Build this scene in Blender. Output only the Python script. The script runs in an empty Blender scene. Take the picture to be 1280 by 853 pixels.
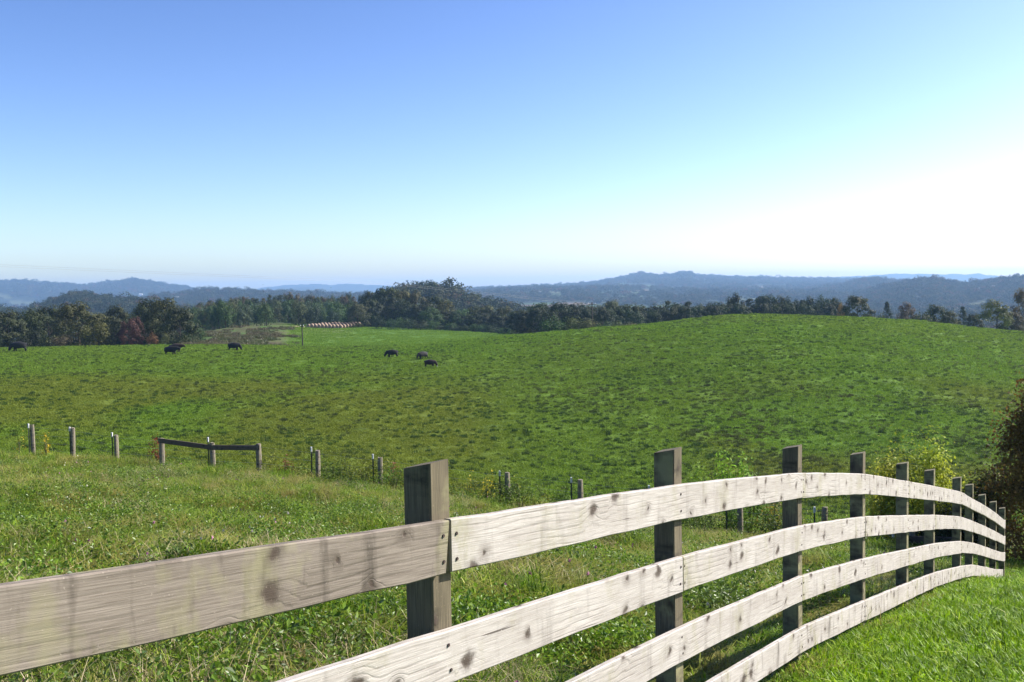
import bpy, math, random
import numpy as np
from mathutils import Matrix, Vector

random.seed(7)
RNG = np.random.default_rng(11)
SC = bpy.context.scene
COL = SC.collection

# ------------------------------------------------------------------ camera
EYE = 1.65
F = 1244.0
PITCH, ROLL = math.radians(2.97), math.radians(-1.0)
cam_data = bpy.data.cameras.new('camera')
cam_data.lens = 36.0 * F / 1280.0
cam_data.sensor_width = 36.0
cam_data.clip_start = 0.05
cam_data.clip_end = 30000.0
cam = bpy.data.objects.new('camera', cam_data)
COL.objects.link(cam)
CAMROT = Matrix.Rotation(math.radians(90) - PITCH, 3, 'X') @ Matrix.Rotation(ROLL, 3, 'Z')
cam.matrix_world = Matrix.Translation((0, 0, EYE)) @ CAMROT.to_4x4()
SC.camera = cam

# ------------------------------------------------------------------ sky, sun, exposure
SUN_AZ, SUN_EL = math.radians(73), math.radians(37)      # azimuth clockwise from the view direction
world = bpy.data.worlds.new('World')
SC.world = world
world.use_nodes = True
wn = world.node_tree
wn.nodes.clear()
sky = wn.nodes.new('ShaderNodeTexSky')
sky.sky_type = 'NISHITA'
sky.sun_disc = False
sky.sun_elevation = SUN_EL
sky.sun_rotation = SUN_AZ
sky.altitude = 300
sky.air_density = 0.8
sky.dust_density = 1.2
sky.ozone_density = 1.0
bg = wn.nodes.new('ShaderNodeBackground')
bg.inputs['Strength'].default_value = 0.067
wo = wn.nodes.new('ShaderNodeOutputWorld')
hs = wn.nodes.new('ShaderNodeHueSaturation')
hs.inputs['Saturation'].default_value = 1.14
hs.inputs['Hue'].default_value = 0.506
wn.links.new(sky.outputs[0], hs.inputs['Color'])
gm = wn.nodes.new('ShaderNodeGamma')
gm.inputs[1].default_value = 1.35
wn.links.new(hs.outputs[0], gm.inputs[0])
tint = wn.nodes.new('ShaderNodeMix'); tint.data_type = 'RGBA'; tint.blend_type = 'MULTIPLY'
tint.inputs[0].default_value = 1.0; tint.inputs[7].default_value = (1.04, 0.975, 0.98, 1)
wn.links.new(gm.outputs[0], tint.inputs[6])
wn.links.new(tint.outputs[2], bg.inputs[0])
wn.links.new(bg.outputs[0], wo.inputs[0])
sun_data = bpy.data.lights.new('sun', 'SUN')
sun_data.energy = 5.0
sun_data.angle = math.radians(0.5)
sun_data.color = (1.0, 0.95, 0.87)
sun = bpy.data.objects.new('sun', sun_data)
COL.objects.link(sun)
sun_dir = Vector((math.sin(SUN_AZ) * math.cos(SUN_EL), math.cos(SUN_AZ) * math.cos(SUN_EL), math.sin(SUN_EL)))
sun.rotation_euler = sun_dir.to_track_quat('Z', 'Y').to_euler()
sun.location = (30, 10, 40)
SC.view_settings.view_transform = 'Standard'
SC.view_settings.look = 'None'
SC.view_settings.exposure = 1.0
SC.view_settings.gamma = 1.0
SC.cycles.use_denoising = True
SC.cycles.max_bounces = 6
SC.cycles.diffuse_bounces = 3
SC.cycles.transmission_bounces = 3
SC.cycles.volume_bounces = 1
SC.cycles.transparent_max_bounces = 6
SC.cycles.caustics_reflective = False
SC.cycles.caustics_refractive = False

# ------------------------------------------------------------------ maths helpers
def P(px, py, D):
    """world point seen at pixel (px, py) of the 1280x853 photograph at forward distance D"""
    d = CAMROT @ Vector(((px - 640) / F, -(py - 426.5) / F, -1.0))
    d = d * (D / d.y)
    return Vector((d.x, d.y, d.z + EYE))
def pix_u(px):
    return (px - 640) / F
def hash2(ix, iy, seed=0):
    n = (ix.astype(np.int64) * 374761393 + iy.astype(np.int64) * 668265263 + seed * 1442695041) & 0x7fffffff
    n = ((n ^ (n >> 13)) * 1274126177) & 0x7fffffff
    n = (n ^ (n >> 16)) & 0xffffff
    return n / float(0xffffff)
def vnoise(x, y, seed=0):
    x = np.asarray(x, float); y = np.asarray(y, float)
    ix = np.floor(x); iy = np.floor(y); fx = x - ix; fy = y - iy
    fx = fx * fx * (3 - 2 * fx); fy = fy * fy * (3 - 2 * fy)
    a = hash2(ix, iy, seed); b = hash2(ix + 1, iy, seed); c = hash2(ix, iy + 1, seed); d = hash2(ix + 1, iy + 1, seed)
    return (a * (1 - fx) + b * fx) * (1 - fy) + (c * (1 - fx) + d * fx) * fy
def fbm(x, y, seed=0, o=4):
    s = 0; a = 0.5; t = 0
    for k in range(o):
        s = s + a * vnoise(x * 2 ** k + 17.3 * k, y * 2 ** k - 9.1 * k, seed + k); t += a; a *= 0.5
    return s / t
def sstep(a, b, x):
    t = np.clip((np.asarray(x, float) - a) / (b - a), 0, 1)
    return t * t * (3 - 2 * t)
def pchip(xs, ys, xq):
    xs = np.asarray(xs, float); ys = np.asarray(ys, float)
    h = np.diff(xs); dl = np.diff(ys, axis=0) / h.reshape((-1,) + (1,) * (ys.ndim - 1))
    m = np.zeros_like(ys)
    a, b = dl[:-1], dl[1:]
    w = np.where(a * b > 0, 2 * a * b / np.where(np.abs(a + b) < 1e-12, 1, a + b), 0)
    m[1:-1] = w; m[0] = dl[0]; m[-1] = dl[-1]
    xq = np.asarray(xq, float)
    i = np.clip(np.searchsorted(xs, xq) - 1, 0, len(xs) - 2)
    t = np.clip((xq - xs[i]) / h[i], 0, 1); hh = h[i]
    sh = (-1,) + (1,) * (ys.ndim - 1)
    t = t.reshape(sh); hh = hh.reshape(sh)
    return ((2*t**3 - 3*t**2 + 1) * ys[i] + (t**3 - 2*t**2 + t) * hh * m[i] + (-2*t**3 + 3*t**2) * ys[i+1] + (t**3 - t**2) * hh * m[i+1])

# ------------------------------------------------------------------ the lie of the land
A = [-480, 0, 329, 640, 951, 1280, 1760]
B = [-480, 0, 165, 329, 400, 500, 640, 795, 951, 1113, 1280, 1760]
ROWS = [   # forward distance, columns, height below the eye
    (0.5, A, [-1.60, -1.62, -1.63, -1.64, -1.63, -1.62, -1.6]),
    (3,  A, [-1.60, -1.70, -1.78, -1.86, -1.88, -1.87, -1.82]),
    (6,  A, [-1.90, -2.05, -2.16, -2.28, -2.34, -2.32, -2.27]),
    (9,  A, [-2.20, -2.40, -2.60, -2.82, -2.95, -2.98, -2.95]),
    (12, A, [-2.50, -2.80, -3.08, -3.38, -3.62, -3.72, -3.75]),
    (15, A, [-2.85, -3.20, -3.55, -3.95, -4.30, -4.52, -4.6]),
    (19, A, [-3.30, -3.75, -4.18, -4.70, -5.20, -5.58, -5.8]),
    (24, A, [-3.90, -4.35, -4.85, -5.55, -6.30, -6.75, -7.0]),
    (29, A, [-4.60, -4.95, -5.55, -6.45, -7.50, -8.00, -8.3]),
    (34, A, [-5.30, -5.60, -6.40, -7.50, -8.70, -9.30, -9.6]),
    (45, A, [-7.6, -7.9, -8.9, -9.9, -11.0, -11.6, -12.0]),
    (60, A, [-9.4, -9.8, -10.8, -12.3, -13.3, -13.2, -13.0]),
    (80, A, [-9.8, -10.3, -11.3, -12.8, -13.4, -13.4, -13.6]),
    (100, A, [-10.0, -10.4, -11.2, -12.4, -12.0, -12.8, -14.0]),
    (130, A, [-9.8, -10.1, -10.7, -11.0, -9.0, -11.5, -14.0]),
    (160, A, [-9.5, -9.5, -9.8, -9.5, -6.3, -10.4, -14.5]),
    (185, B, [-10, -9.5, -9.6, -9.8, -10.1, -10.2, -8.9, -7.2, -5.6, -6.8, -10.0, -15]),
    (205, B, [-11, -10.6, -10.6, -10.9, -11.4, -11.3, -9.9, -8.4, -6.6, -8.2, -11.2, -17]),
    (245, B, [-14, -13, -12.2, -10.0, -11.2, -11.9, -12.0, -12.0, -11.0, -13, -15, -22]),
    (290, B, [-17, -15, -13, -9.9, -11.2, -12.1, -13.4, -15, -15, -17, -19, -25]),
    (335, B, [-19, -16.5, -14, -10.2, -11.3, -12.7, -15.2, -18, -18, -20, -22, -28]),
    (450, B, [-26, -24, -20, -12.0, -13, -14.8, -22, -27, -27, -30, -32, -34]),
    (600, B, [-34, -33, -30, -22, -22, -22, -28, -34, -36, -38, -38, -40]),
    (900, B, [-44] * 12),
    (1400, B, [-46] * 12),
    (2000, B, [-47, -47, -46, -44, -42, -38, -32, -32, -34, -38, -42, -46]),
    (3000, B, [-48, -48, -46, -44, -38, -30, -16, -18, -22, -30, -42, -48]),
    (4500, B, [-50, -50, -46, -44, -38, -26, -12, -8, -10, -20, -42, -48]),
    (9500, B, [-60] * 12),
]
UG = np.linspace(-1.45, 1.45, 581)
VG = np.linspace(math.log(0.5), math.log(9500), 900)
_cols = np.array([pchip([pix_u(p) for p in c] if len(c) == 12 else [pix_u(p) for p in c], z, np.clip(UG, pix_u(c[0]), pix_u(c[-1]))) for D, c, z in ROWS])
TAB = pchip([math.log(r[0]) for r in ROWS], _cols, VG)       # [v, u]
def rz(pts, D):
    return [pix_u(p) for p, y in pts], [P(p, y, D).z - EYE for p, y in pts]
RIDGES = [   # distance, front width, back width, (column, row) of the bare ground on the crest
    (700, 75, 140, [(395, 400), (430, 395), (460, 391), (485, 379), (500, 372), (515, 369), (545, 367.5), (562, 370), (582, 379), (600, 385), (630, 392), (670, 400), (720, 408)]),
    (1150, 200, 300, [(-150, 392), (0, 392), (30, 398), (55, 388), (80, 379), (104, 374), (125, 378), (145, 380.5), (180, 382), (215, 390), (260, 396), (330, 396), (380, 396), (470, 398)]),
    (2100, 420, 520, [(960, 392), (1040, 382), (1080, 372), (1105, 364), (1125, 360), (1150, 356.5), (1172, 354), (1185, 358), (1208, 360), (1225, 357), (1245, 355), (1265, 352), (1285, 351), (1400, 350), (1700, 352), (1900, 365)]),
    (2600, 500, 700, [(100, 390), (200, 373), (240, 368), (270, 366.5), (320, 369), (380, 369.5), (430, 371), (480, 374), (560, 380)]),
    (3100, 500, 700, [(560, 372), (600, 367), (640, 364), (690, 362), (760, 362), (830, 364), (900, 366), (960, 368), (1010, 366), (1050, 360), (1075, 353), (1095, 352), (1130, 356), (1200, 362), (1280, 370)]),
    (5000, 900, 900, [(-500, 352), (-200, 349), (-60, 353), (0, 355), (25, 354), (70, 356), (97, 359), (130, 357.5), (160, 353.5), (175, 353), (195, 355.5), (215, 359), (235, 361.5), (250, 365), (290, 372), (340, 380)]),
    (5000, 1100, 900, [(500, 372), (600, 363.5), (640, 362), (690, 361), (740, 356.5), (775, 351.5), (795, 345.5), (803, 344.5), (820, 347), (840, 347), (855, 344), (862, 344), (872, 348), (890, 347.5), (905, 350), (950, 350.5), (1010, 351.5), (1080, 353), (1150, 356), (1300, 362)]),
    (7200, 700, 700, [(100, 372), (230, 365), (260, 363.5), (300, 361), (330, 361.5), (370, 360), (385, 359.5), (410, 362), (450, 363), (520, 366), (640, 372)]),
    (8300, 600, 700, [(200, 372), (330, 360), (360, 357), (400, 355), (420, 357), (440, 354.5), (480, 357), (560, 362.5), (640, 366), (820, 360), (900, 351), (940, 348.5), (965, 349), (1000, 348.5), (1035, 348), (1055, 346), (1085, 345), (1115, 342), (1130, 342.5), (1180, 343.5), (1225, 342.5), (1250, 345), (1290, 347), (1400, 343), (1700, 346)]),
]
FD = Vector((0.52, 0.854, 0)).normalized()           # along the fence
FN = Vector((FD.y, -FD.x, 0))                        # towards the lawn and the camera
F0 = Vector((-0.165, 2.77, 0))                       # board face at the first post
def H(X, Y, rough=True):
    X = np.asarray(X, float); Y = np.asarray(Y, float)
    r = np.sqrt(X * X + Y * Y) + 1e-6
    phi = np.arctan2(X, Y)
    lim = math.radians(50)
    pc = np.clip(phi, -lim, lim)
    D = np.clip(r * np.cos(pc), 0.5, 9499)
    u = np.tan(pc)
    def look(u, D):
        fu = (u - UG[0]) / (UG[1] - UG[0]); fv = (np.log(D) - VG[0]) / (VG[1] - VG[0])
        iu = np.clip(fu.astype(int), 0, len(UG) - 2); iv = np.clip(fv.astype(int), 0, len(VG) - 2)
        fu = fu - iu; fv = np.clip(fv - iv, 0, 1)
        return (TAB[iv, iu] * (1-fu) + TAB[iv, iu+1] * fu) * (1-fv) + (TAB[iv+1, iu] * (1-fu) + TAB[iv+1, iu+1] * fu) * fv
    z = look(u, D)
    back = sstep(lim, math.radians(175), np.abs(phi))
    mid = 0.5 * (look(np.full_like(D, -1.19), D) + look(np.full_like(D, 1.19), D))
    z = z * (1 - back) + mid * back
    for Dk, wf, wb, pts in RIDGES:
        uu, zz = rz(pts, Dk)
        zc = np.interp(u, uu, zz, left=-70, right=-70 if Dk not in (2100, 5000) else zz[-1])
        if Dk == 5000 and pts[0][0] == -500: zc = np.where(u < uu[0], zz[0], np.interp(u, uu, zz, right=-70))
        n = (fbm(u * F / 9.0, D * 0.002, 31, 4) - 0.5) * Dk * 0.0026 if Dk > 2050 else 0
        w = np.where(D < Dk, wf, wb)
        g = np.exp(-((D - Dk) / w) ** 2)
        z = np.maximum(z, z + (zc + n - z) * g)
    # the ground keeps a hand's width below the bottom rail
    ft = (X - F0.x) * FD.x + (Y - F0.y) * FD.y; fl = (X - F0.x) * FN.x + (Y - F0.y) * FN.y
    z = z + np.interp(ft, [-4, -1.78, 1.7, 5.33, 7.1, 8.65, 11.9, 13.3, 14.8, 16.3, 19, 23], [0, -.07, -.02, -.03, -.11, -.06, -.07, -.15, -.16, -.20, -.15, 0]) * np.exp(-(fl / 2.2) ** 2)
    if rough:
        near = 1 - sstep(26, 40, D)
        z = z + near * (fbm(X * 0.8, Y * 0.8, 3, 3) - 0.5) * (0.14 + 0.34 * sstep(0.8, 2.5, -fl))
        z = z + (1 - near) * (1 - sstep(350, 500, D)) * ((fbm(X * 0.55, Y * 0.55, 5, 3) - 0.5) * 0.34 + (fbm(X * 0.05, Y * 0.05, 9, 2) - 0.5) * 0.9 * sstep(60, 90, D))
        far = sstep(500, 900, D)
        z = z + far * (fbm(X * 0.006, Y * 0.006, 13, 4) - 0.5) * (3.5 + 0.5 * sstep(500, 900, D) + 9 * sstep(2500, 6000, D))
    return z + EYE
def h1(x, y):
    return float(H(np.array([x]), np.array([y]))[0])
def ground_hit(px, py, D0, D1):
    Ds = np.exp(np.linspace(math.log(D0), math.log(D1), 600))
    p = P(px, py, 1.0); dx, dz = p.x, p.z - EYE
    zz = H(Ds * dx, Ds)
    k = np.argmax(zz >= EYE + dz * Ds)
    if zz[k] < EYE + dz * Ds[k]: k = len(Ds) - 1
    return Vector((Ds[k] * dx, Ds[k], zz[k]))
# the plank fence runs straight in plan
def lawn_side(X, Y):
    return (X - F0.x) * FN.x + (Y - F0.y) * FN.y

def worley(x, y, seed):
    ix = np.floor(x); iy = np.floor(y)
    best = np.full(x.shape, 9.0); second = np.full(x.shape, 9.0); cid = np.zeros(x.shape)
    for a in (-1, 0, 1):
        for b in (-1, 0, 1):
            cx = ix + a + hash2(ix + a, iy + b, seed); cy = iy + b + hash2(ix + a, iy + b, seed + 5)
            d = np.hypot(x - cx, y - cy); c = hash2(ix + a, iy + b, seed + 9)
            m = d < best
            second = np.where(m, best, np.minimum(second, d)); cid = np.where(m, c, cid); best = np.where(m, d, best)
    return best, second, cid
def field_mask(X, Y):
    """1 where there is an open field in the far country, and a random id for its colour"""
    D = np.asarray(Y, float); u = X / np.maximum(D, 1)
    s = np.clip(D / 1500, 0.5, 2.2)
    lat = u * 1500 * 1.0
    b, s2, cid = worley(lat / 48.0, np.log(np.maximum(D, 1)) * 13.0, 77)
    px = u * F + 640
    p = 0.16 + 0.30 * sstep(560, 640, px) * (1 - sstep(960, 1060, px)) * sstep(1500, 1900, D) * (1 - sstep(4300, 4700, D))
    p = p + 0.25 * (1 - sstep(60, 110, px)) * sstep(1500, 1800, D) * (1 - sstep(3600, 4200, D))
    p = np.where((D < 1450) & (px > 370) & (px < 720), 0.0, p)
    p = np.where((D < 1700) & (px < 380), 0.0, p)
    p = np.where((D < 1600) & (px > 980), 0.0, p)
    p = np.where(D > 4300, 0.0, p)
    hills = (D > 1400) & (D < 2700) & (px > 1040)
    p = np.where(hills, 0.05, p)
    m = (cid < p) & (s2 - b > 0.10)
    return m, hash2(np.floor(cid * 1e5), np.floor(cid * 3e4), 3)

def olive(x, y):
    """drier olive-brown stretches of the pasture, 0..1"""
    D = np.maximum(np.asarray(y, float), 1); px = x / D * F + 640
    a = sstep(0.36, 0.62, fbm(x * 0.035, y * 0.022, 41, 4))
    m = (1 - sstep(480, 700, px)) * sstep(48, 62, D) * (1 - sstep(105, 140, D)) + 0.75 * sstep(820, 960, px) * sstep(52, 70, D) * (1 - sstep(100, 125, D)) + 0.2  # column masks paint the fold's slope shading into the grass colour
    return np.clip(a * m * 1.25, 0, 1)
# ------------------------------------------------------------------ material helpers
def mat(name):
    m = bpy.data.materials.new(name); m.use_nodes = True
    m.node_tree.nodes.clear()
    return m, m.node_tree
class N:
    def __init__(s, nt): s.nt = nt
    def __call__(s, t, **kw):
        n = s.nt.nodes.new(t)
        for k, v in kw.items(): setattr(n, k, v)
        return n
    def link(s, a, b): s.nt.links.new(a, b)
    def math(s, op, a, b=None, c=None):
        n = s.nt.nodes.new('ShaderNodeMath'); n.operation = op
        for i, v in enumerate((a, b, c)):
            if v is None: continue
            if isinstance(v, (int, float)): n.inputs[i].default_value = v
            else: s.link(v, n.inputs[i])
        return n.outputs[0]
    def mix(s, f, a, b, mode='MIX'):
        n = s.nt.nodes.new('ShaderNodeMix'); n.data_type = 'RGBA'; n.blend_type = mode
        for i, v in ((0, f), (6, a), (7, b)):
            if isinstance(v, (int, float)): n.inputs[i].default_value = v
            elif isinstance(v, tuple): n.inputs[i].default_value = v + (1,) if len(v) == 3 else v
            else: s.link(v, n.inputs[i])
        return n.outputs[2]
    def ramp(s, f, stops, interp='LINEAR'):
        n = s.nt.nodes.new('ShaderNodeValToRGB'); n.color_ramp.interpolation = interp
        e = n.color_ramp.elements
        while len(e) < len(stops): e.new(0.5)
        for k, (p, c) in enumerate(stops):
            e[k].position = p; e[k].color = (c, c, c, 1) if isinstance(c, (int, float)) else tuple(c) + (1,)
        s.link(f, n.inputs[0]); return n.outputs[0]
    def noise(s, vec, scale, detail=3, rough=0.5, dist=0.0):
        n = s.nt.nodes.new('ShaderNodeTexNoise'); n.inputs['Scale'].default_value = scale
        n.inputs['Detail'].default_value = detail; n.inputs['Roughness'].default_value = rough
        n.inputs['Distortion'].default_value = dist
        if vec is not None: s.link(vec, n.inputs['Vector'])
        return n.outputs[0]
    def vec(s, x, y, z):
        n = s.nt.nodes.new('ShaderNodeCombineXYZ')
        for i, v in enumerate((x, y, z)):
            if isinstance(v, (int, float)): n.inputs[i].default_value = v
            else: s.link(v, n.inputs[i])
        return n.outputs[0]
    def sep(s, v):
        n = s.nt.nodes.new('ShaderNodeSeparateXYZ'); s.link(v, n.inputs[0]); return n.outputs
    def attr(s, name, typ='GEOMETRY'):
        n = s.nt.nodes.new('ShaderNodeAttribute'); n.attribute_name = name; n.attribute_type = typ; return n
    def out(s, sh):
        o = s.nt.nodes.new('ShaderNodeOutputMaterial'); s.link(sh, o.inputs[0])
    def bump(s, h, strength, dist):
        n = s.nt.nodes.new('ShaderNodeBump'); n.inputs['Strength'].default_value = strength; n.inputs['Distance'].default_value = dist
        s.link(h, n.inputs['Height']); return n.outputs[0]
    def pbsdf(s, col, rough=0.8, spec=0.3, normal=None):
        n = s.nt.nodes.new('ShaderNodeBsdfPrincipled')
        if isinstance(col, tuple): n.inputs['Base Color'].default_value = col + (1,)
        else: s.link(col, n.inputs['Base Color'])
        if isinstance(rough, (int, float)): n.inputs['Roughness'].default_value = rough
        else: s.link(rough, n.inputs['Roughness'])
        n.inputs['Specular IOR Level'].default_value = spec
        if normal is not None: s.link(normal, n.inputs['Normal'])
        return n.outputs[0]
    def leafy(s, col, transl=0.35, rough=0.5, spec=0.3):
        a = s.pbsdf(col, rough, spec)
        t = s.nt.nodes.new('ShaderNodeBsdfTranslucent'); s.link(col, t.inputs[0])
        m = s.nt.nodes.new('ShaderNodeMixShader'); m.inputs[0].default_value = transl
        s.link(a, m.inputs[1]); s.link(t.outputs[0], m.inputs[2]); return m.outputs[0]

def simple_mat(name, col, rough=0.8, var=0.25, scale=8.0, spec=0.3, bump=0.0):
    m, nt = mat(name); n = N(nt)
    tc = n('ShaderNodeTexCoord').outputs['Object']
    f = n.noise(tc, scale, 4, 0.6)
    c = n.mix(n.ramp(f, [(0.3, 0.0), (0.7, 1.0)]), tuple(x * (1 - var) for x in col), tuple(min(1, x * (1 + var)) for x in col))
    n.out(n.pbsdf(c, rough, spec, n.bump(f, bump, 0.02) if bump else None))
    return m

# grass: a colour per blade from the mesh attribute 'shade', patches from world position
def grass_mat(name, ramp_cols, patch_col, patch_scale, patch_amt, rough=0.45, spec=0.5, transl=0.4, instvar=0.35, inst=False):
    m, nt = mat(name); n = N(nt)
    sh = n.attr('shade').outputs['Fac']
    oi = n('ShaderNodeObjectInfo').outputs['Random']
    pos = n('ShaderNodeNewGeometry').outputs['Position']
    c = n.ramp(n.math('ADD', n.math('MULTIPLY', sh, 0.88), n.math('MULTIPLY', oi, 0.12)), ramp_cols)
    p = n.ramp(n.noise(pos, patch_scale, 4, 0.6), [(0.45, 0.0), (0.62, patch_amt)])
    if inst: p = n.math('MULTIPLY', n.attr('patch', 'INSTANCER').outputs['Fac'], patch_amt)
    c = n.mix(p, c, patch_col)
    v = n.math('ADD', 1 - instvar / 2, n.math('MULTIPLY', oi, instvar))
    c = n.mix(1.0, c, n.vec(v, v, v), 'MULTIPLY')
    n.out(n.leafy(c, transl, rough, spec)); return m
MAT_LAWN = grass_mat('lawn_blades', [(0.0, (0.035, 0.09, 0.002)), (0.45, (0.18, 0.34, 0.004)), (0.8, (0.30, 0.45, 0.006)), (0.95, (0.34, 0.42, 0.05)), (1.0, (0.55, 0.52, 0.25))], (0.10, 0.17, 0.018), 0.9, 0.5, 0.45, 0.22)
MAT_ROUGH = grass_mat('rough_blades', [(0.0, (0.025, 0.055, 0.003)), (0.45, (0.13, 0.24, 0.008)), (0.75, (0.27, 0.38, 0.022)), (0.92, (0.42, 0.42, 0.09)), (1.0, (0.62, 0.55, 0.26))], (0.32, 0.27, 0.075), 1.1, 0.85, 0.5, 0.18)
MAT_DRY = grass_mat('dry_stalks', [(0.0, (0.20, 0.18, 0.07)), (0.5, (0.38, 0.31, 0.15)), (1.0, (0.62, 0.52, 0.33))], (0.2, 0.2, 0.08), 0.7, 0.4, 0.5, 0.3, 0.3)
MAT_WEED = grass_mat('weed_leaves', [(0.0, (0.035, 0.08, 0.008)), (0.5, (0.11, 0.21, 0.012)), (1.0, (0.24, 0.36, 0.03))], (0.08, 0.10, 0.03), 0.8, 0.5, 0.4, 0.4)
MAT_SWARD = grass_mat('pasture_blades', [(0.0, (0.064, 0.128, 0.008)), (0.5, (0.122, 0.228, 0.011)), (0.85, (0.178, 0.29, 0.016)), (1.0, (0.26, 0.34, 0.04))], (0.165, 0.185, 0.016), 0.035, 0.75, 0.6, 0.2, 0.4, 0.12, True)
MAT_TUFT = grass_mat('tussock_blades', [(0.0, (0.012, 0.030, 0.006)), (0.6, (0.030, 0.070, 0.006)), (1.0, (0.10, 0.19, 0.012))], (0.08, 0.075, 0.02), 0.06, 0.55, 0.6, 0.25)  # dark green tufts, deepened to stand in for their shaded sides
MAT_FLOWER = simple_mat('clover_pink', (0.45, 0.17, 0.34), 0.7, 0.3, 60)
MAT_DAISY = simple_mat('white_seedhead', (0.55, 0.52, 0.42), 0.7, 0.2, 60)

# foliage of trees and shrubs: Object colour, varied per leaf
def foliage_mat(name, transl=0.25):
    m, nt = mat(name); n = N(nt)
    oi = n('ShaderNodeObjectInfo')
    sh = n.attr('shade').outputs['Fac']
    v = n.math('ADD', 0.55, n.math('MULTIPLY', sh, 0.95))
    c = n.mix(1.0, oi.outputs['Color'], n.vec(v, v, v), 'MULTIPLY')
    tc = n('ShaderNodeTexCoord').outputs['Object']
    f = n.ramp(n.noise(tc, 0.55, 3, 0.6), [(0.42, 0.0), (0.68, 0.5)])
    c = n.mix(f, c, n.mix(1.0, c, (1.55, 1.15, 0.75), 'MULTIPLY'))
    n.out(n.leafy(c, transl, 0.6, 0.25)); return m
MAT_LEAF = foliage_mat('tree_leaves')
MAT_BUSH = foliage_mat('bush_leaves', 0.4)
MAT_BARK = simple_mat('bark', (0.05, 0.04, 0.03), 0.9, 0.4, 12, 0.1, 0.5)
MAT_STEM = simple_mat('stem', (0.09, 0.09, 0.04), 0.8, 0.4, 20)

# ------------------------------------------------------------------ object helpers
def link(o, parent=None):
    COL.objects.link(o)
    if parent is not None: o.parent = parent
    return o
def mesh_from(name, verts, faces, m=None, smooth=False, shade=None):
    me = bpy.data.meshes.new(name)
    me.from_pydata([tuple(map(float, v)) for v in verts], [], [tuple(map(int, f)) for f in faces])
    if m: me.materials.append(m)
    if smooth: me.polygons.foreach_set('use_smooth', [True] * len(me.polygons))
    if shade is not None:
        a = me.attributes.new('shade', 'FLOAT', 'POINT'); a.data.foreach_set('value', np.asarray(shade, np.float32))
    me.update(); return me
def obj(name, me, parent=None, loc=None):
    o = bpy.data.objects.new(name, me)
    if loc is not None: o.location = loc
    return link(o, parent)
def empty(name, loc, rz=0.0):
    o = bpy.data.objects.new(name, None); o.location = loc; o.rotation_euler = (0, 0, rz); o.empty_display_size = 0.2
    return link(o)
def tag(o, label=None, cat=None, group=None, kind=None):
    if label: o['label'] = label
    if cat: o['category'] = cat
    if group: o['group'] = group
    if kind: o['kind'] = kind
    return o
class MB:
    def __init__(s): s.v = []; s.f = []; s.sh = []
    def add(s, v, f, sh=0.5):
        k = len(s.v); s.v += [tuple(x) for x in v]; s.f += [tuple(k + i for i in q) for q in f]; s.sh += [sh] * len(v)
    def box(s, c, d, rot=None, sh=0.5):
        v = [Vector((x * d[0] / 2, y * d[1] / 2, z * d[2] / 2)) for x in (-1, 1) for y in (-1, 1) for z in (-1, 1)]
        if rot is not None: v = [rot @ q for q in v]
        s.add([q + Vector(c) for q in v], [(0, 1, 3, 2), (4, 6, 7, 5), (0, 4, 5, 1), (2, 3, 7, 6), (0, 2, 6, 4), (1, 5, 7, 3)], sh)
    def tube(s, pts, rad, n=6, sh=0.5, cap=True):
        pts = [Vector(p) for p in pts]; rings = []
        vs = []; fs = []
        for i, p in enumerate(pts):
            t = (pts[min(i + 1, len(pts) - 1)] - pts[max(i - 1, 0)]).normalized()
            a = t.cross(Vector((0.13, 0.9, 0.2))).normalized() if abs(t.y) < 0.9 else t.cross(Vector((1, 0, 0))).normalized()
            b = t.cross(a)
            r = rad[i] if isinstance(rad, (list, tuple)) else rad
            vs += [p + (a * math.cos(2 * math.pi * k / n) + b * math.sin(2 * math.pi * k / n)) * r for k in range(n)]
        for i in range(len(pts) - 1):
            fs += [(i * n + k, i * n + (k + 1) % n, (i + 1) * n + (k + 1) % n, (i + 1) * n + k) for k in range(n)]
        if cap:
            fs += [tuple(range(n - 1, -1, -1)), tuple((len(pts) - 1) * n + k for k in range(n))]
        s.add(vs, fs, sh)
    def mesh(s, name, m, smooth=False): return mesh_from(name, s.v, s.f, m, smooth, s.sh)

def blades(n, R, hmin, hmax, w, lean=0.5, seed=0, shlo=0.0, shhi=1.0, segs=2, rpow=0.5):
    r = np.random.default_rng(seed)
    rad = R * r.random(n) ** rpow; th = r.random(n) * 2 * np.pi
    bx, by = rad * np.cos(th), rad * np.sin(th)
    yaw = r.random(n) * 2 * np.pi; h = hmin + (hmax - hmin) * r.random(n) ** 1.3
    ln = lean * (0.3 + r.random(n)); ww = w * (0.6 + 0.8 * r.random(n))
    sh = shlo + (shhi - shlo) * r.random(n)
    dx, dy = np.cos(yaw), np.sin(yaw); px, py = -dy, dx
    V = []; Fc = []; S = []
    for i in range(n):
        k = len(V); hh = h[i]
        for t, wf in ((0.0, 1.0), (0.55, 0.8)):
            off = ln[i] * hh * t ** 2; z = hh * t * (1 - 0.15 * ln[i] * t) - (0.03 if t == 0 else 0)
            cx, cy = bx[i] + dx[i] * off, by[i] + dy[i] * off
            V.append((cx - px[i] * ww[i] * wf / 2, cy - py[i] * ww[i] * wf / 2, z)); V.append((cx + px[i] * ww[i] * wf / 2, cy + py[i] * ww[i] * wf / 2, z))
        off = ln[i] * hh; V.append((bx[i] + dx[i] * off, by[i] + dy[i] * off, hh * (1 - 0.35 * ln[i])))
        Fc += [(k, k + 1, k + 3, k + 2), (k + 2, k + 3, k + 4)]; S += [sh[i]] * 5
    return V, Fc, S
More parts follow.
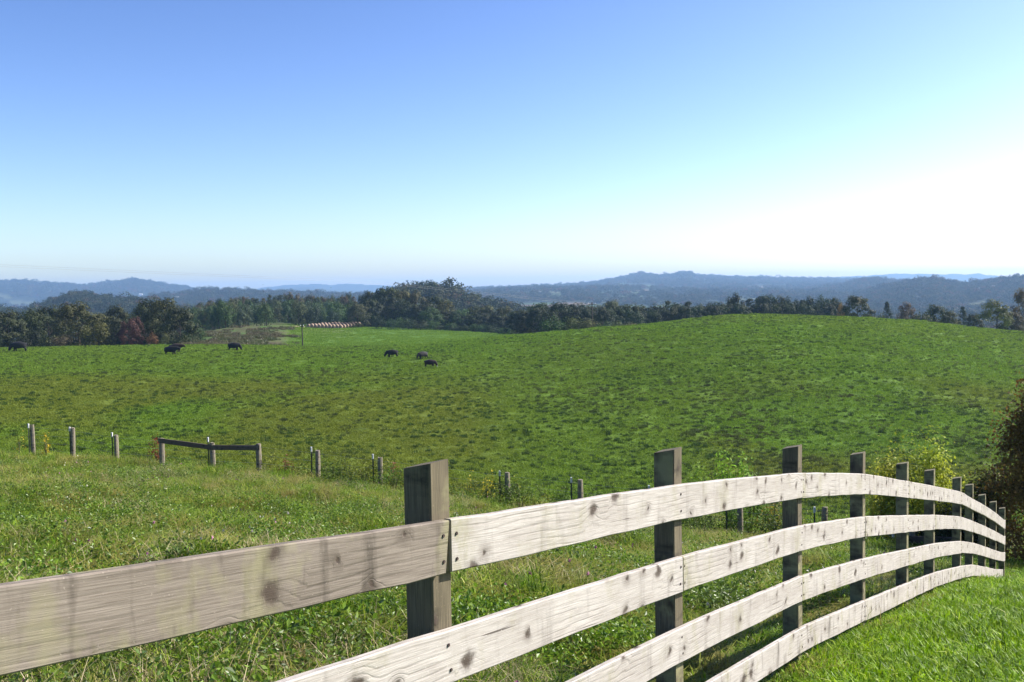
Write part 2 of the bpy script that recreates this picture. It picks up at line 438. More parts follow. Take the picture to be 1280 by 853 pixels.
def leaves_mesh(name, centers, size, m, seed=0, up=0.3, shade=None, dirs=None):
    """many small four-cornered leaves at the given centres"""
    r = np.random.default_rng(seed); n = len(centers); c = np.asarray(centers, float)
    nrm = r.normal(size=(n, 3)); nrm[:, 2] += up
    if dirs is not None: nrm = nrm * 0.38 + dirs
    nrm /= np.linalg.norm(nrm, axis=1)[:, None]
    t = np.cross(nrm, r.normal(size=(n, 3))); t /= np.linalg.norm(t, axis=1)[:, None]
    b = np.cross(nrm, t); s = (size * (0.6 + 0.8 * r.random(n)))[:, None]
    V = np.stack([c - t * s * 0.75, c - b * s * 0.42 + nrm * s * 0.12, c + t * s * 0.75, c + b * s * 0.42 + nrm * s * 0.12], 1).reshape(-1, 3)
    Fa = (np.arange(n)[:, None] * 4 + np.arange(4)[None]).tolist()
    sh = (r.random(n) if shade is None else np.clip(shade + 0.35 * (r.random(n) - 0.5), 0, 1)).repeat(4)
    return mesh_from(name, V.tolist(), Fa, m, False, sh)

def scatter(name, pts, rot, scl, idx, sources, label, cat, kind='stuff', patch=None):
    me = bpy.data.meshes.new(name); me.vertices.add(len(pts))
    me.vertices.foreach_set('co', np.asarray(pts, np.float32).ravel())
    a = me.attributes.new('rot', 'FLOAT_VECTOR', 'POINT'); a.data.foreach_set('vector', np.asarray(rot, np.float32).ravel())
    a = me.attributes.new('scl', 'FLOAT_VECTOR', 'POINT'); a.data.foreach_set('vector', np.asarray(scl, np.float32).ravel())
    a = me.attributes.new('idx', 'INT', 'POINT'); a.data.foreach_set('value', np.asarray(idx, np.int32))
    if patch is not None: a = me.attributes.new('patch', 'FLOAT', 'POINT'); a.data.foreach_set('value', np.asarray(patch, np.float32))
    o = obj(name, me); tag(o, label, cat, None, kind)
    ng = bpy.data.node_groups.new(name, 'GeometryNodeTree')
    ng.interface.new_socket('Geometry', in_out='INPUT', socket_type='NodeSocketGeometry')
    ng.interface.new_socket('Geometry', in_out='OUTPUT', socket_type='NodeSocketGeometry')
    gi = ng.nodes.new('NodeGroupInput'); go = ng.nodes.new('NodeGroupOutput')
    iop = ng.nodes.new('GeometryNodeInstanceOnPoints'); jn = ng.nodes.new('GeometryNodeJoinGeometry')
    for s in sources:
        oi = ng.nodes.new('GeometryNodeObjectInfo'); oi.inputs['Object'].default_value = s; oi.inputs['As Instance'].default_value = True
        ng.links.new(oi.outputs['Geometry'], jn.inputs[0])
    def na(nm, dt):
        q = ng.nodes.new('GeometryNodeInputNamedAttribute'); q.data_type = dt; q.inputs['Name'].default_value = nm
        return q.outputs[0]
    ng.links.new(gi.outputs[0], iop.inputs['Points']); ng.links.new(jn.outputs[0], iop.inputs['Instance'])
    iop.inputs['Pick Instance'].default_value = True
    ng.links.new(na('idx', 'INT'), iop.inputs['Instance Index'])
    ng.links.new(na('rot', 'FLOAT_VECTOR'), iop.inputs['Rotation']); ng.links.new(na('scl', 'FLOAT_VECTOR'), iop.inputs['Scale'])
    ng.links.new(iop.outputs[0], go.inputs[0])
    md = o.modifiers.new('scatter', 'NODES'); md.node_group = ng
    return o
def source(name, me):
    return bpy.data.objects.new(name, me)      # never linked: only a pattern for the scatterers
def zrot(n, tilt=0.0):
    r = np.zeros((n, 3)); r[:, 2] = RNG.random(n) * 2 * np.pi; r[:, 0] = RNG.normal(size=n) * tilt; r[:, 1] = RNG.normal(size=n) * tilt
    return r
def uscale(s, zf=None):
    s = np.asarray(s); z = s if zf is None else s * zf
    return np.stack([s, s, z], 1)

# ------------------------------------------------------------------ terrain sheet
def build_terrain():
    r = np.concatenate([[0.0], np.exp(np.linspace(math.log(0.35), math.log(9300), 560))])
    fr = math.radians(36)
    a = np.concatenate([np.linspace(-math.pi, -fr, 110)[:-1], np.linspace(-fr, fr, 480), np.linspace(fr, math.pi, 110)[1:-1]])
    R, T = np.meshgrid(r[1:], a, indexing='ij')
    X = R * np.sin(T); Y = R * np.cos(T)
    Z = H(X, Y)
    nr, na = X.shape
    V = np.stack([X.ravel(), Y.ravel(), Z.ravel()], 1)
    V = np.vstack([V, [[0, 0, h1(0.0, 0.4)]]])
    i = np.arange(nr - 1)[:, None]; j = np.arange(na)[None]; j2 = (j + 1) % na
    q = np.stack([i * na + j, (i + 1) * na + j, (i + 1) * na + j2, i * na + j2], -1).reshape(-1, 4)
    c = nr * na; t = np.stack([np.full(na, c), np.arange(na), (np.arange(na) + 1) % na], 1)
    me = bpy.data.meshes.new('ground')
    me.vertices.add(len(V)); me.vertices.foreach_set('co', V.astype(np.float32).ravel())
    loops = np.concatenate([q.ravel()[:].astype(np.int32), t.ravel().astype(np.int32)])
    me.loops.add(len(loops)); me.loops.foreach_set('vertex_index', loops)
    nq, ntr = len(q), len(t)
    me.polygons.add(nq + ntr)
    starts = np.concatenate([np.arange(nq) * 4, nq * 4 + np.arange(ntr) * 3]).astype(np.int32)
    me.polygons.foreach_set('loop_start', starts)
    me.update(calc_edges=True); me.validate()
    me.polygons.foreach_set('use_smooth', [True] * len(me.polygons))
    # soil and sward colours by where the land is
    x, y = V[:, 0], V[:, 1]; D = np.where(y > 1, y, np.hypot(x, y)); D = np.maximum(D, 0.5); px = x / np.maximum(D, 0.3) * F + 640
    def c3(*c): return np.array(c)[None]
    col = np.tile(c3(0.10, 0.16, 0.014), (len(V), 1))
    def blend(m, c):
        nonlocal col
        m = m[:, None]; col = col * (1 - m) + c3(*c) * m
    side = sstep(-0.2, 0.25, lawn_side(x, y))
    blend(side * (1 - sstep(30, 45, D)), (0.09, 0.18, 0.006))
    pas = sstep(32, 50, D)
    blend(pas, (0.106, 0.205, 0.013))
    blend(pas * olive(x, y) * 0.8, (0.140, 0.172, 0.018))
    blend(pas * sstep(0.52, 0.66, fbm(x * 0.5, y * 0.4, 47, 3)) * 0.5, (0.06, 0.10, 0.014))
    
    mead = sstep(196, 215, D)
    blend(mead, (0.11, 0.215, 0.03))
    brown = mead * sstep(190, 225, px) * (1 - sstep(345, 378, px)) * (1 - sstep(262, 300, D) * 0)
    blend(brown * (0.7 + 0.3 * sstep(0.4, 0.6, fbm(x * 0.1, y * 0.1, 51))), (0.085, 0.068, 0.035))
    blend(brown * sstep(0.48, 0.62, fbm(x * 0.14, y * 0.09, 53)), (0.075, 0.13, 0.025))
    tan = mead * np.exp(-((D - 300) / 45) ** 2) * sstep(350, 372, px) * (1 - sstep(425, 450, px))
    blend(tan * 0.55, (0.22, 0.17, 0.10))
    blend((1 - sstep(180, 215, px)) * sstep(184, 190, D) * 0.8, (0.10, 0.10, 0.05))
    woods = np.maximum(sstep(345, 380, D), sstep(240, 290, D) * np.maximum(1 - sstep(215, 245, px), sstep(700, 760, px)))
    blend(woods, (0.020, 0.030, 0.014))
    far = sstep(520, 620, D)
    blend(far, (0.024, 0.036, 0.016))
    fm, fid = field_mask(x, y)
    fcol = np.where((fid < 0.6)[:, None], c3(0.065, 0.10, 0.035), np.where(((fid < 0.82) | (px < 560))[:, None], c3(0.085, 0.10, 0.045), c3(0.14, 0.105, 0.065)))
    k = (fm * far)[:, None]; col = col * (1 - k) + fcol * k
    ca = me.attributes.new('soil', 'FLOAT_COLOR', 'POINT')
    ca.data.foreach_set('color', np.concatenate([col, np.ones((len(V), 1))], 1).astype(np.float32).ravel())
    m, nt = mat('ground_cover'); n = N(nt)
    pos = n('ShaderNodeNewGeometry').outputs['Position']
    base = n.attr('soil').outputs['Color']
    n1 = n.noise(pos, 1.7, 5, 0.62); n2 = n.noise(pos, 14.0, 4, 0.6); n3 = n.noise(pos, 0.035, 6, 0.65)
    v1 = n.ramp(n1, [(0.30, 0.70), (0.5, 0.95), (0.72, 1.0)]); v2 = n.ramp(n2, [(0.3, 0.75), (0.7, 1.1)]); v3 = n.ramp(n3, [(0.3, 0.85), (0.7, 1.12)])
    c = n.mix(1.0, base, v1, 'MULTIPLY'); c = n.mix(1.0, c, v2, 'MULTIPLY'); c = n.mix(1.0, c, v3, 'MULTIPLY')
    bmp = n.bump(n.math('ADD', n1, n.math('MULTIPLY', n2, 0.35)), 0.9, 0.25)
    n.out(n.pbsdf(c, 0.9, 0.15, bmp))
    me.materials.append(m)
    tag(obj('ground', me), 'rolling grass farmland falling away to wooded hills', None, None, 'structure')
build_terrain()

# ------------------------------------------------------------------ wood
def wood_mat(name, pale, dark, grainy=1.0, vertical=False, algae=0.5):
    """weathered sawn timber; attribute 'grain' = (metres along, metres across, side)"""
    m, nt = mat(name); n = N(nt)
    g = n.sep(n.attr('grain').outputs['Vector'])
    oi = n('ShaderNodeObjectInfo').outputs['Random']
    off = n.math('MULTIPLY', oi, 37.0)
    u = n.math('ADD', g[0], off); v = n.math('ADD', g[1], n.math('MULTIPLY', g[2], 0.7))
    # knots
    vo = n('ShaderNodeTexVoronoi', voronoi_dimensions='2D', feature='F1'); vo.inputs['Scale'].default_value = 1.0
    wob = n.noise(n.vec(n.math('MULTIPLY', u, 9), n.math('MULTIPLY', v, 18), 0), 1.0, 2)
    ku = n.math('ADD', n.math('MULTIPLY', u, 6.5), n.math('MULTIPLY', wob, 0.6)); kv = n.math('ADD', n.math('MULTIPLY', n.math('ADD', v, off), 7.5), n.math('MULTIPLY', u, 1.1))
    n.link(n.vec(ku, kv, 0), vo.inputs['Vector'])
    csz = n.math('ADD', 0.55, n.math('MULTIPLY', n.sep(vo.outputs['Color'])[1], 1.5))
    pick = n.math('GREATER_THAN', n.sep(vo.outputs['Color'])[0], 0.52)
    ragged = n.noise(n.vec(n.math('MULTIPLY', u, 60), n.math('MULTIPLY', v, 25), 2), 1.0, 3, 0.7)
    kd = n.math('ADD', n.math('MULTIPLY', vo.outputs['Distance'], csz), n.math('MULTIPLY', n.math('SUBTRACT', ragged, 0.5), 0.10))
    knot = n.math('MULTIPLY', n.ramp(kd, [(0.04, 1.0), (0.09, 0.75), (0.13, 0.2), (0.20, 0.0)]), pick)
    halo = n.math('MULTIPLY', n.ramp(kd, [(0.0, 1.0), (0.55, 0.0)], 'EASE'), pick)
    # growth-ring figure bending round the knots
    big = n.noise(n.vec(n.math('MULTIPLY', u, 1.3), n.math('MULTIPLY', v, 5.0), 0), 1.0, 2)
    ph = n.math('ADD', n.math('MULTIPLY', v, 260), n.math('ADD', n.math('MULTIPLY', big, 20), n.math('MULTIPLY', halo, 9)))
    ring = n.math('ADD', n.math('MULTIPLY', n.math('SINE', ph), 0.5), 0.5)
    ring = n.math('POWER', ring, 5.0)
    vis = n.ramp(n.noise(n.vec(n.math('MULTIPLY', u, 2.1), n.math('MULTIPLY', v, 7), 3.3), 1.0, 2), [(0.42, 0.0), (0.66, 0.8)])
    ringf = n.math('MULTIPLY', n.math('MULTIPLY', ring, vis), grainy)
    fib = n.noise(n.vec(n.math('MULTIPLY', u, 7), n.math('MULTIPLY', v, 260), g[2]), 1.0, 4, 0.65)
    blot = n.noise(n.vec(n.math('MULTIPLY', u, 2.6), n.math('MULTIPLY', v, 9), 1.0), 1.0, 4, 0.6)
    mid = tuple((a + b) / 2 for a, b in zip(pale, dark))
    c = n.mix(n.ramp(blot, [(0.36, 0.0), (0.66, 0.75)]), pale, mid)
    c = n.mix(n.ramp(fib, [(0.40, 0.0), (0.74, 0.8)]), c, dark)
    brk = n.ramp(n.noise(n.vec(n.math('MULTIPLY', u, 14), n.math('MULTIPLY', v, 40), 5), 1.0, 3, 0.7), [(0.35, 0.1), (0.6, 1.0)])
    c = n.mix(n.math('MULTIPLY', n.math('MULTIPLY', ringf, brk), 0.6), c, tuple(x * 0.62 for x in dark))
    endm = n.math('MULTIPLY', n.ramp(g[0], [(0.0, 1.0), (0.16, 0.0)]), n.ramp(n.noise(n.vec(n.math('MULTIPLY', u, 16), n.math('MULTIPLY', v, 9), 21), 1.0, 3, 0.6), [(0.40, 0.0), (0.6, 0.7)]))
    c = n.mix(endm, c, (0.25, 0.235, 0.12))
    # weather marks running across the board, lichen and algae
    we = n.attr('weather', 'OBJECT').outputs['Fac']
    st = n.noise(n.vec(n.math('MULTIPLY', u, 11), n.math('MULTIPLY', v, 2.2), 7.0), 1.0, 4, 0.6)
    c = n.mix(n.math('MULTIPLY', n.ramp(st, [(0.54, 0.0), (0.68, 0.85)]), we), c, tuple(x * 0.42 for x in dark))
    al = n.noise(n.vec(n.math('MULTIPLY', u, 4.5), n.math('MULTIPLY', v, 3.0), 11.0), 1.0, 4, 0.65)
    c = n.mix(n.math('MULTIPLY', n.ramp(al, [(0.53, 0.0), (0.66, algae)]), n.math('ADD', 0.25, we)), c, (0.25, 0.235, 0.12))
    smear = n.math('MULTIPLY', n.ramp(n.math('ABSOLUTE', n.math('SUBTRACT', vo.outputs['Distance'], 0.0)), [(0.1, 0.5), (0.3, 0.0)]), pick)
    c = n.mix(smear, c, tuple(x * 0.7 for x in dark))
    c = n.mix(n.math('MULTIPLY', knot, 0.95), c, (0.060, 0.043, 0.032))
    chk = n.noise(n.vec(n.math('MULTIPLY', u, 2.2), n.math('MULTIPLY', v, 95), 31), 1.0, 2, 0.5)
    chk = n.math('MULTIPLY', n.ramp(chk, [(0.69, 0.0), (0.73, 0.85)]), 1.0)
    c = n.mix(chk, c, (0.05, 0.038, 0.03))
    sp = n.noise(n.vec(n.math('MULTIPLY', u, 130), n.math('MULTIPLY', v, 130), 0), 1.0, 2, 0.5)
    c = n.mix(n.ramp(sp, [(0.66, 0.0), (0.74, 0.5)]), c, tuple(min(0.85, x * 1.35) for x in pale))
    hgt = n.math('SUBTRACT', n.math('ADD', n.math('MULTIPLY', fib, 0.6), n.math('MULTIPLY', ringf, -0.5)), n.math('MULTIPLY', knot, 0.8))
    n.out(n.pbsdf(c, 0.78, 0.25, n.bump(hgt, 0.55, 0.004)))
    return m
MAT_BOARD = wood_mat('weathered_board', (0.50, 0.465, 0.42), (0.23, 0.195, 0.165))
MAT_OLDBOARD = wood_mat('brown_weathered_board', (0.24, 0.203, 0.165), (0.09, 0.070, 0.052), 1.3, False, 0.55)
MAT_POST = wood_mat('post_wood', (0.175, 0.145, 0.09), (0.035, 0.028, 0.02), 1.0, True, 0.7)
MAT_GREYPOST = wood_mat('grey_round_post', (0.24, 0.20, 0.17), (0.09, 0.075, 0.065), 0.6, True, 0.3)
MAT_NAIL = simple_mat('rusty_nail', (0.05, 0.035, 0.03), 0.7)

def timber_mesh(name, path, across, up, thick, height, m, edge=0.004, seed=0, jag=0.0, end_cut=(0, 0)):
    """board swept along path (top-edge points of its outer face); across = outward unit vector"""
    r = random.Random(seed); V = []; G = []; Fc = []; s = 0.0; K = 12
    hs = [0, edge, 1, 2, 3]
    for i, p in enumerate(path):
        p = Vector(p)
        if i: s += (p - Vector(path[i - 1])).length
        t = (Vector(path[min(i + 1, len(path) - 1)]) - Vector(path[max(i - 1, 0)])).normalized()
        j1 = r.uniform(-1, 1) * jag; j2 = r.uniform(-1, 1) * jag * 1.6; jb = r.uniform(-1, 1) * 0.0015
        prof = [(0, -edge), (0, -height * 0.33), (0, -height * 0.66), (0, -height + edge), (-edge, -height), (-thick + edge, -height), (-thick, -height + edge), (-thick, -height * 0.5), (-thick, -edge), (-thick + edge, 0), (-thick * 0.5, 0), (-edge, 0)]
        for (a, z) in prof:
            fr = -z / height
            q = p + across * (a + jb) + Vector((0, 0, z + (j1 * (1 - fr) + j2 * fr)))
            cut = 0
            if i == 0: cut = end_cut[0]
            if i == len(path) - 1: cut = end_cut[1]
            q += t * cut * fr
            V.append(q); side = 0.0 if a > -thick * 0.4 else 1.0
            G.append((s + cut * fr, -z + (0.02 if abs(z) < edge * 1.1 and a < -edge else 0), side if 0 < fr < 1 else 0.3 * (a < -edge * 1.5)))
    n = len(path)
    for i in range(n - 1):
        for k in range(K):
            Fc.append((i * K + k, i * K + (k + 1) % K, (i + 1) * K + (k + 1) % K, (i + 1) * K + k))
    Fc += [tuple(range(K - 1, -1, -1)), tuple((n - 1) * K + k for k in range(K))]
    me = mesh_from(name, V, Fc, m)
    a = me.attributes.new('grain', 'FLOAT_VECTOR', 'POINT'); a.data.foreach_set('vector', np.asarray(G, np.float32).ravel())
    return me

PX = [562, 853, 1003, 1082, 1136, 1169, 1202, 1217, 1232.5, 1246, 1257]
R1 = [649, 606, 591.6, 592.6, 602, 607.6, 614.8, 623.8, 632.8, 641.8, 651]
R4 = [1060, 873, 785.4, 750.7, 729.4, 716, 708, 706.3, 709, 711.5, 712]
TOPS = [577, 562, 559, 568, 581, 590, 600, 609, 622, 631, 639]
def fence_t(px, o=None):
    o = F0 if o is None else o
    d = P(px, 600, 1.0); u = d.x
    return (u * o.y - o.x) / (FD.x - u * FD.y)
TT = [fence_t(p) for p in PX]
TP = [fence_t(p, F0 - FN * 0.028) for p in PX]      # far front corner of each post
ZR = []; ZT = []
for t, p, a, b, c in zip(TT, PX, R1, R4, TOPS):
    D = F0.y + FD.y * t
    z1, z4 = P(p, a, D).z, P(p, b, D).z
    ZR.append([z1 + (z4 - z1) * k / 3 for k in range(4)]); ZT.append(P(p, c, D).z)
sl = 0.12
for k in (1, 2):     # posts out of frame on the left
    TT.insert(0, TT[0] - 1.75); TP.insert(0, TP[0] - 1.75); ZR.insert(0, [z + sl * 1.75 for z in ZR[0]]); ZT.insert(0, ZT[0] + sl * 1.75)
ROWSP = [(ZR[i][0] - ZR[i][3]) / 3 for i in range(len(TT))]
_jit = {}
def row_z(t, k):
    zs = [z[k] + _jit.setdefault((i, k), random.uniform(-0.004, 0.004)) for i, z in enumerate(ZR)]
    return 0.35 * float(pchip(TT, zs, [t])[0]) + 0.65 * float(np.interp(t, TT, zs))
fence = empty('plank_fence', F0 + Vector((0, 0, h1(F0.x, F0.y))))
tag(fence, 'weathered four-rail plank fence sweeping down the slope beside the lawn', 'fence')
FO = fence.location
PS = 0.094; BT = 0.026
for i, t in enumerate(TT):
    t = TP[i]
    c = F0 + FD * (t - PS / 2) - FN * (BT + 0.002 + PS / 2)
    g = h1(c.x, c.y) - 0.12; zt = ZT[i]
    V = []; G = []; Fc = []
    e = 0.005; h = PS / 2
    prof = [(-h + e, -h), (h - e, -h), (h, -h + e), (h, 0), (h, h - e), (h - e, h), (0.3 * h, h), (-h + e, h), (-h, h - e), (-h, -h + e)]
    lean = Vector((random.uniform(-1, 1) * 0.004, random.uniform(-1, 1) * 0.004, 0))
    for lv in range(7):
        f = lv / 6
        for k, (a, b) in enumerate(prof):
            top = zt + 0.22 * (b - h)                       # the cut sheds water away from the boards
            z = g + (top - g) * f
            q = c + FD * a + FN * b + lean * f * (1 if f < 0.9 else 0)
            V.append(Vector((q.x, q.y, z)) - FO); G.append((z, a if abs(b) > h * 0.9 else b, 0.0 if b > h * .9 else 1.0))
    K = len(prof)
    for lv in range(6):
        for k in range(K): Fc.append((lv * K + k, lv * K + (k + 1) % K, (lv + 1) * K + (k + 1) % K, (lv + 1) * K + k))
    Fc += [tuple(range(K - 1, -1, -1)), tuple(6 * K + k for k in range(K))]
    me = mesh_from('post', V, Fc, MAT_POST)
    a = me.attributes.new('grain', 'FLOAT_VECTOR', 'POINT'); a.data.foreach_set('vector', np.asarray(G, np.float32).ravel())
    o = obj('post', me, fence); o['weather'] = 0.8
nail_me = None
def nail_mesh():
    b = MB(); n = 6
    b.add([Vector((0, 0.006 * math.cos(2 * math.pi * k / n), 0.006 * math.sin(2 * math.pi * k / n))) for k in range(n)] + [Vector((0.002, 0.005 * math.cos(2 * math.pi * k / n), 0.005 * math.sin(2 * math.pi * k / n))) for k in range(n)],
          [tuple(range(n, 2 * n))] + [(k, (k + 1) % n, n + (k + 1) % n, n + k) for k in range(n)])
    return b.mesh('nail', MAT_NAIL)
NAIL = nail_mesh()
NPOST = len(TT)
for k in range(4):
    starts = range(0, NPOST - 1, 2) if k in (0, 2) else range(-1, NPOST - 1, 2)
    for s in starts:
        i0, i1 = max(s, 0), min(s + 2, NPOST - 1)
        if i1 <= i0: continue
        ta, tb = TT[i0], TT[i1]
        big = (k == 0 and i0 == 0)
        gap = 0.0025
        cut = (0, 0)
        if k == 0 and i0 == 2: ta += 0.003; cut = (0, 0)
        if big: tb -= 0.006; cut = (0, -0.022)
        if i1 == NPOST - 1: tb += 0.06 + (-0.35 if k == 3 else 0)
        nseg = 18
        path = []
        for q in range(nseg + 1):
            t = ta + gap + (tb - ta - 2 * gap) * q / nseg
            b = F0 + FD * t
            path.append(Vector((b.x, b.y, row_z(t, k))) - FO)
        hh = 0.151 if i0 < 5 else 0.5 * ROWSP[min(i0 + 1, NPOST - 1)]
        off = FN * (0.0 if not big else 0.003)
        me = timber_mesh('board', [p + off for p in path], FN, None, BT, hh, MAT_OLDBOARD if big else MAT_BOARD, 0.0035, seed=k * 31 + i0, jag=0.0016, end_cut=cut)
        o = obj('board', me, fence)
        o['weather'] = [0.40, 0.40, 0.45, 0.95][k] if not big else 0.75
        if big: o['label'] = 'browner knotty top board nearest the camera'
        if k == 3: o['label'] = 'bottom board with dark and mossy stains'
        for i in range(i0, i1 + 1):
            if i > 8: continue
            for fz in (0.27, 0.75):
                tn = TT[i] + (0.018 if i == i0 else -0.030 if i == i1 else -0.017) + random.uniform(-.006, .006)
                if k == 0 and i == 2: tn = TT[i] + (0.028 if i0 == 2 else -0.040)
                b = F0 + FD * tn
                nl = obj('nail', NAIL, o, Vector((b.x, b.y, row_z(tn, k) - hh * fz)) - FO + FN * 0.0005 + off)
                nl.rotation_euler = (0, 0, math.atan2(FN.y, FN.x))

# ------------------------------------------------------------------ wire fence on round posts
WPX = [40, 91, 145, 202, 265, 323, 397, 475, 554, 634, 725, 822, 925, 1031, 1140, 1194]
WTOP = [531, 535, 544, 548, 553.5, 555, 563, 572, 581, 591, 600, 611, 623, 634, 662, 664]
def wdepth(px): return 1.0 / np.interp(px, [40, 1031, 1300], [1 / 33.0, 1 / 23.5, 1 / 21.2])
wf_pts = [P(p, y, float(wdepth(p))) for p, y in zip(WPX, WTOP)]
wf = empty('wire_fence', Vector((wf_pts[8].x, wf_pts[8].y, h1(wf_pts[8].x, wf_pts[8].y))))
tag(wf, 'old wire fence on grey round posts and thin steel stakes below the rough grass', 'fence')
WO = wf.location
MAT_RAIL = wood_mat('dark_brace_rail', (0.13, 0.10, 0.075), (0.06, 0.045, 0.035), 0.5, False, 0.2)
MAT_STAKE = simple_mat('dark_steel_stake', (0.035, 0.045, 0.04), 0.55, 0.2, 20, 0.5)
MAT_TIP = simple_mat('white_stake_tip', (0.75, 0.75, 0.72), 0.5)
MAT_WIRE = simple_mat('galvanised_wire', (0.25, 0.25, 0.25), 0.45)
def round_post(p, r, parent, O):
    g = h1(p.x, p.y) - 0.1; n = 10; V = []; G = []; Fc = []
    lean = random.uniform(-0.03, 0.03)
    for lv in range(5):
        z = g + (p.z - g) * lv / 4
        for k in range(n):
            a = 2 * math.pi * k / n; rr = r * (1 + 0.05 * math.sin(3 * a + p.x) - (0.10 if lv == 4 else 0))
            V.append(Vector((p.x + rr * math.cos(a) + lean * (z - p.z), p.y + rr * math.sin(a), z + (random.uniform(-.012, .012) if lv == 4 else 0))) - O)
            G.append((z, a * r, 0))
    for lv in range(4):
        for k in range(n): Fc.append((lv * n + k, lv * n + (k + 1) % n, (lv + 1) * n + (k + 1) % n, (lv + 1) * n + k))
    Fc += [tuple(range(n - 1, -1, -1)), tuple(4 * n + k for k in range(n))]
    me = mesh_from('post', V, Fc, MAT_GREYPOST)
    a = me.attributes.new('grain', 'FLOAT_VECTOR', 'POINT'); a.data.foreach_set('vector', np.asarray(G, np.float32).ravel())
    o = obj('post', me, parent); o['weather'] = 0.5; return o
for i, p in enumerate(wf_pts):
    round_post(p, 0.085 if i in (3, 4, 5) else 0.074, wf, WO)
for px, py in [(35.5, 530), (87, 534), (140, 541), (260, 547), (389, 559), (466, 568), (545, 578), (624.5, 589), (714, 597), (811, 607), (908, 620), (1018, 634), (1116, 664)]:
    D = float(wdepth(px)) - 0.08; p = P(px, py, D); g = h1(p.x, p.y) - 0.1
    b = MB(); b.box((p.x - WO.x, p.y - WO.y, (g + p.z) / 2 - WO.z), (0.036, 0.008, p.z - g)); b.box((p.x - WO.x, p.y - 0.018 - WO.y, (g + p.z - 0.01) / 2 - WO.z), (0.008, 0.036, p.z - g - 0.01))
    s = obj('stake', b.mesh('stake', MAT_STAKE), wf)
    b = MB(); b.box((p.x - WO.x, p.y - 0.012 - WO.y, p.z - 0.065 - WO.z), (0.042, 0.04, 0.14)); obj('tip', b.mesh('tip', MAT_TIP), s)
def rail(a, b, h=0.15):
    a = a + Vector((0, -0.1, 0)); b = b + Vector((0, -0.1, 0))
    n = Vector((0, -1, 0)); path = [a + (b - a) * q / 8 - WO for q in range(9)]
    o = obj('rail', timber_mesh('rail', path, n, None, 0.05, h, MAT_RAIL, 0.004, 5, 0.002), wf); o['weather'] = 0.2; return o
def lower(p, d): return Vector((p.x, p.y, p.z - d))
rail(lower(wf_pts[3], -0.02) + Vector((-0.08, 0, 0)), lower(wf_pts[4], 0.06)); rail(lower(wf_pts[4], 0.065) + Vector((0.01, 0, 0)), lower(wf_pts[5], 0.03) + Vector((0.05, 0, 0)))
rail(P(1128, 669, float(wdepth(1128))), P(1198, 671, float(wdepth(1198))))
for hz in (0.08, 0.32, 0.56, 0.8, 1.0):
    b = MB(); b.tube([Vector((p.x, p.y - 0.085, p.z - hz)) - WO for p in wf_pts[:14]], 0.003, 4); obj('wire', b.mesh('wire', MAT_WIRE), wf)

# ------------------------------------------------------------------ grass
def sample_area(n, D0, D1, power, px0=-120, px1=1400):
    # density falls as D**-power
    e = 2 - power; q = RNG.random(n)
    D = (D0 ** e + (D1 ** e - D0 ** e) * q) ** (1 / e)
    u = pix_u(px0) + (pix_u(px1) - pix_u(px0)) * RNG.random(n)
    return u * D, D
def mk(name, *args, m, **kw):
    V, Fc, S = blades(*args, **kw); return source(name, mesh_from(name, V, Fc, m, False, S))
lawn_src = [mk('lawn_clump', 80, 0.17, 0.035, 0.095, 0.006, m=MAT_LAWN, lean=0.6, seed=s, shhi=0.95) for s in (1, 2, 3)] + \
           [mk('lawn_clump', 70, 0.17, 0.04, 0.10, 0.009, m=MAT_LAWN, lean=1.0, seed=4)]
rough_src = [mk('rough_clump', 90, 0.20, 0.05, 0.20, 0.006, m=MAT_ROUGH, lean=1.5, seed=s) for s in (5, 6, 7)] + \
            [mk('rough_clump', 70, 0.20, 0.05, 0.15, 0.009, m=MAT_ROUGH, lean=0.9, seed=8, shhi=0.85)]
tall_src = [mk('tall_clump', 60, 0.14, 0.2, 0.42, 0.008, m=MAT_ROUGH, lean=1.0, seed=9), mk('dry_clump', 26, 0.16, 0.25, 0.55, 0.005, m=MAT_DRY, lean=0.7, seed=10), mk('dry_clump', 40, 0.25, 0.12, 0.35, 0.006, m=MAT_DRY, lean=1.3, seed=12)]
def weed_source(seed, h=0.22, n=60, leaf=0.045):
    r = np.random.default_rng(seed); n = n * 2; c = np.stack([r.normal(size=n) * 0.11, r.normal(size=n) * 0.11, 0.02 + r.random(n) * h], 1)
    return source('weed', leaves_mesh('weed', c, leaf, MAT_WEED, seed, 0.9))
weed_src = [weed_source(21, 0.16, 60, 0.020), weed_source(22, 0.10, 60, 0.024), weed_source(23, 0.26, 70, 0.018)]
def flower_source(seed, m, h=0.28, n=3, rr=0.013):
    r = random.Random(seed); b = MB()
    for i in range(n):
        x, y = r.uniform(-.2, .2), r.uniform(-.2, .2); hh = h * r.uniform(.6, 1.2)
        for k in range(14):
            a, e = r.uniform(0, 6.3), r.uniform(-1, 1.4)
            c = Vector((x + rr * math.cos(a) * math.cos(e), y + rr * math.sin(a) * math.cos(e), hh + rr * math.sin(e)))
            b.add([c + Vector((-.006, 0, 0)), c + Vector((0.006, 0.002, 0)), c + Vector((0.001, 0, 0.014)), c + Vector((0, .008, 0.004))], [(0, 1, 2), (0, 1, 3)])
    return source('flower', b.mesh('flower', m))
fl_src = [flower_source(1, MAT_FLOWER, 0.22, 2, 0.007), flower_source(2, MAT_FLOWER, 0.16, 1, 0.008), flower_source(3, MAT_DAISY, 0.3, 2, 0.005)]

def drop(x, y, sink=0.0):
    return np.stack([x, y, H(x, y) - sink], 1)
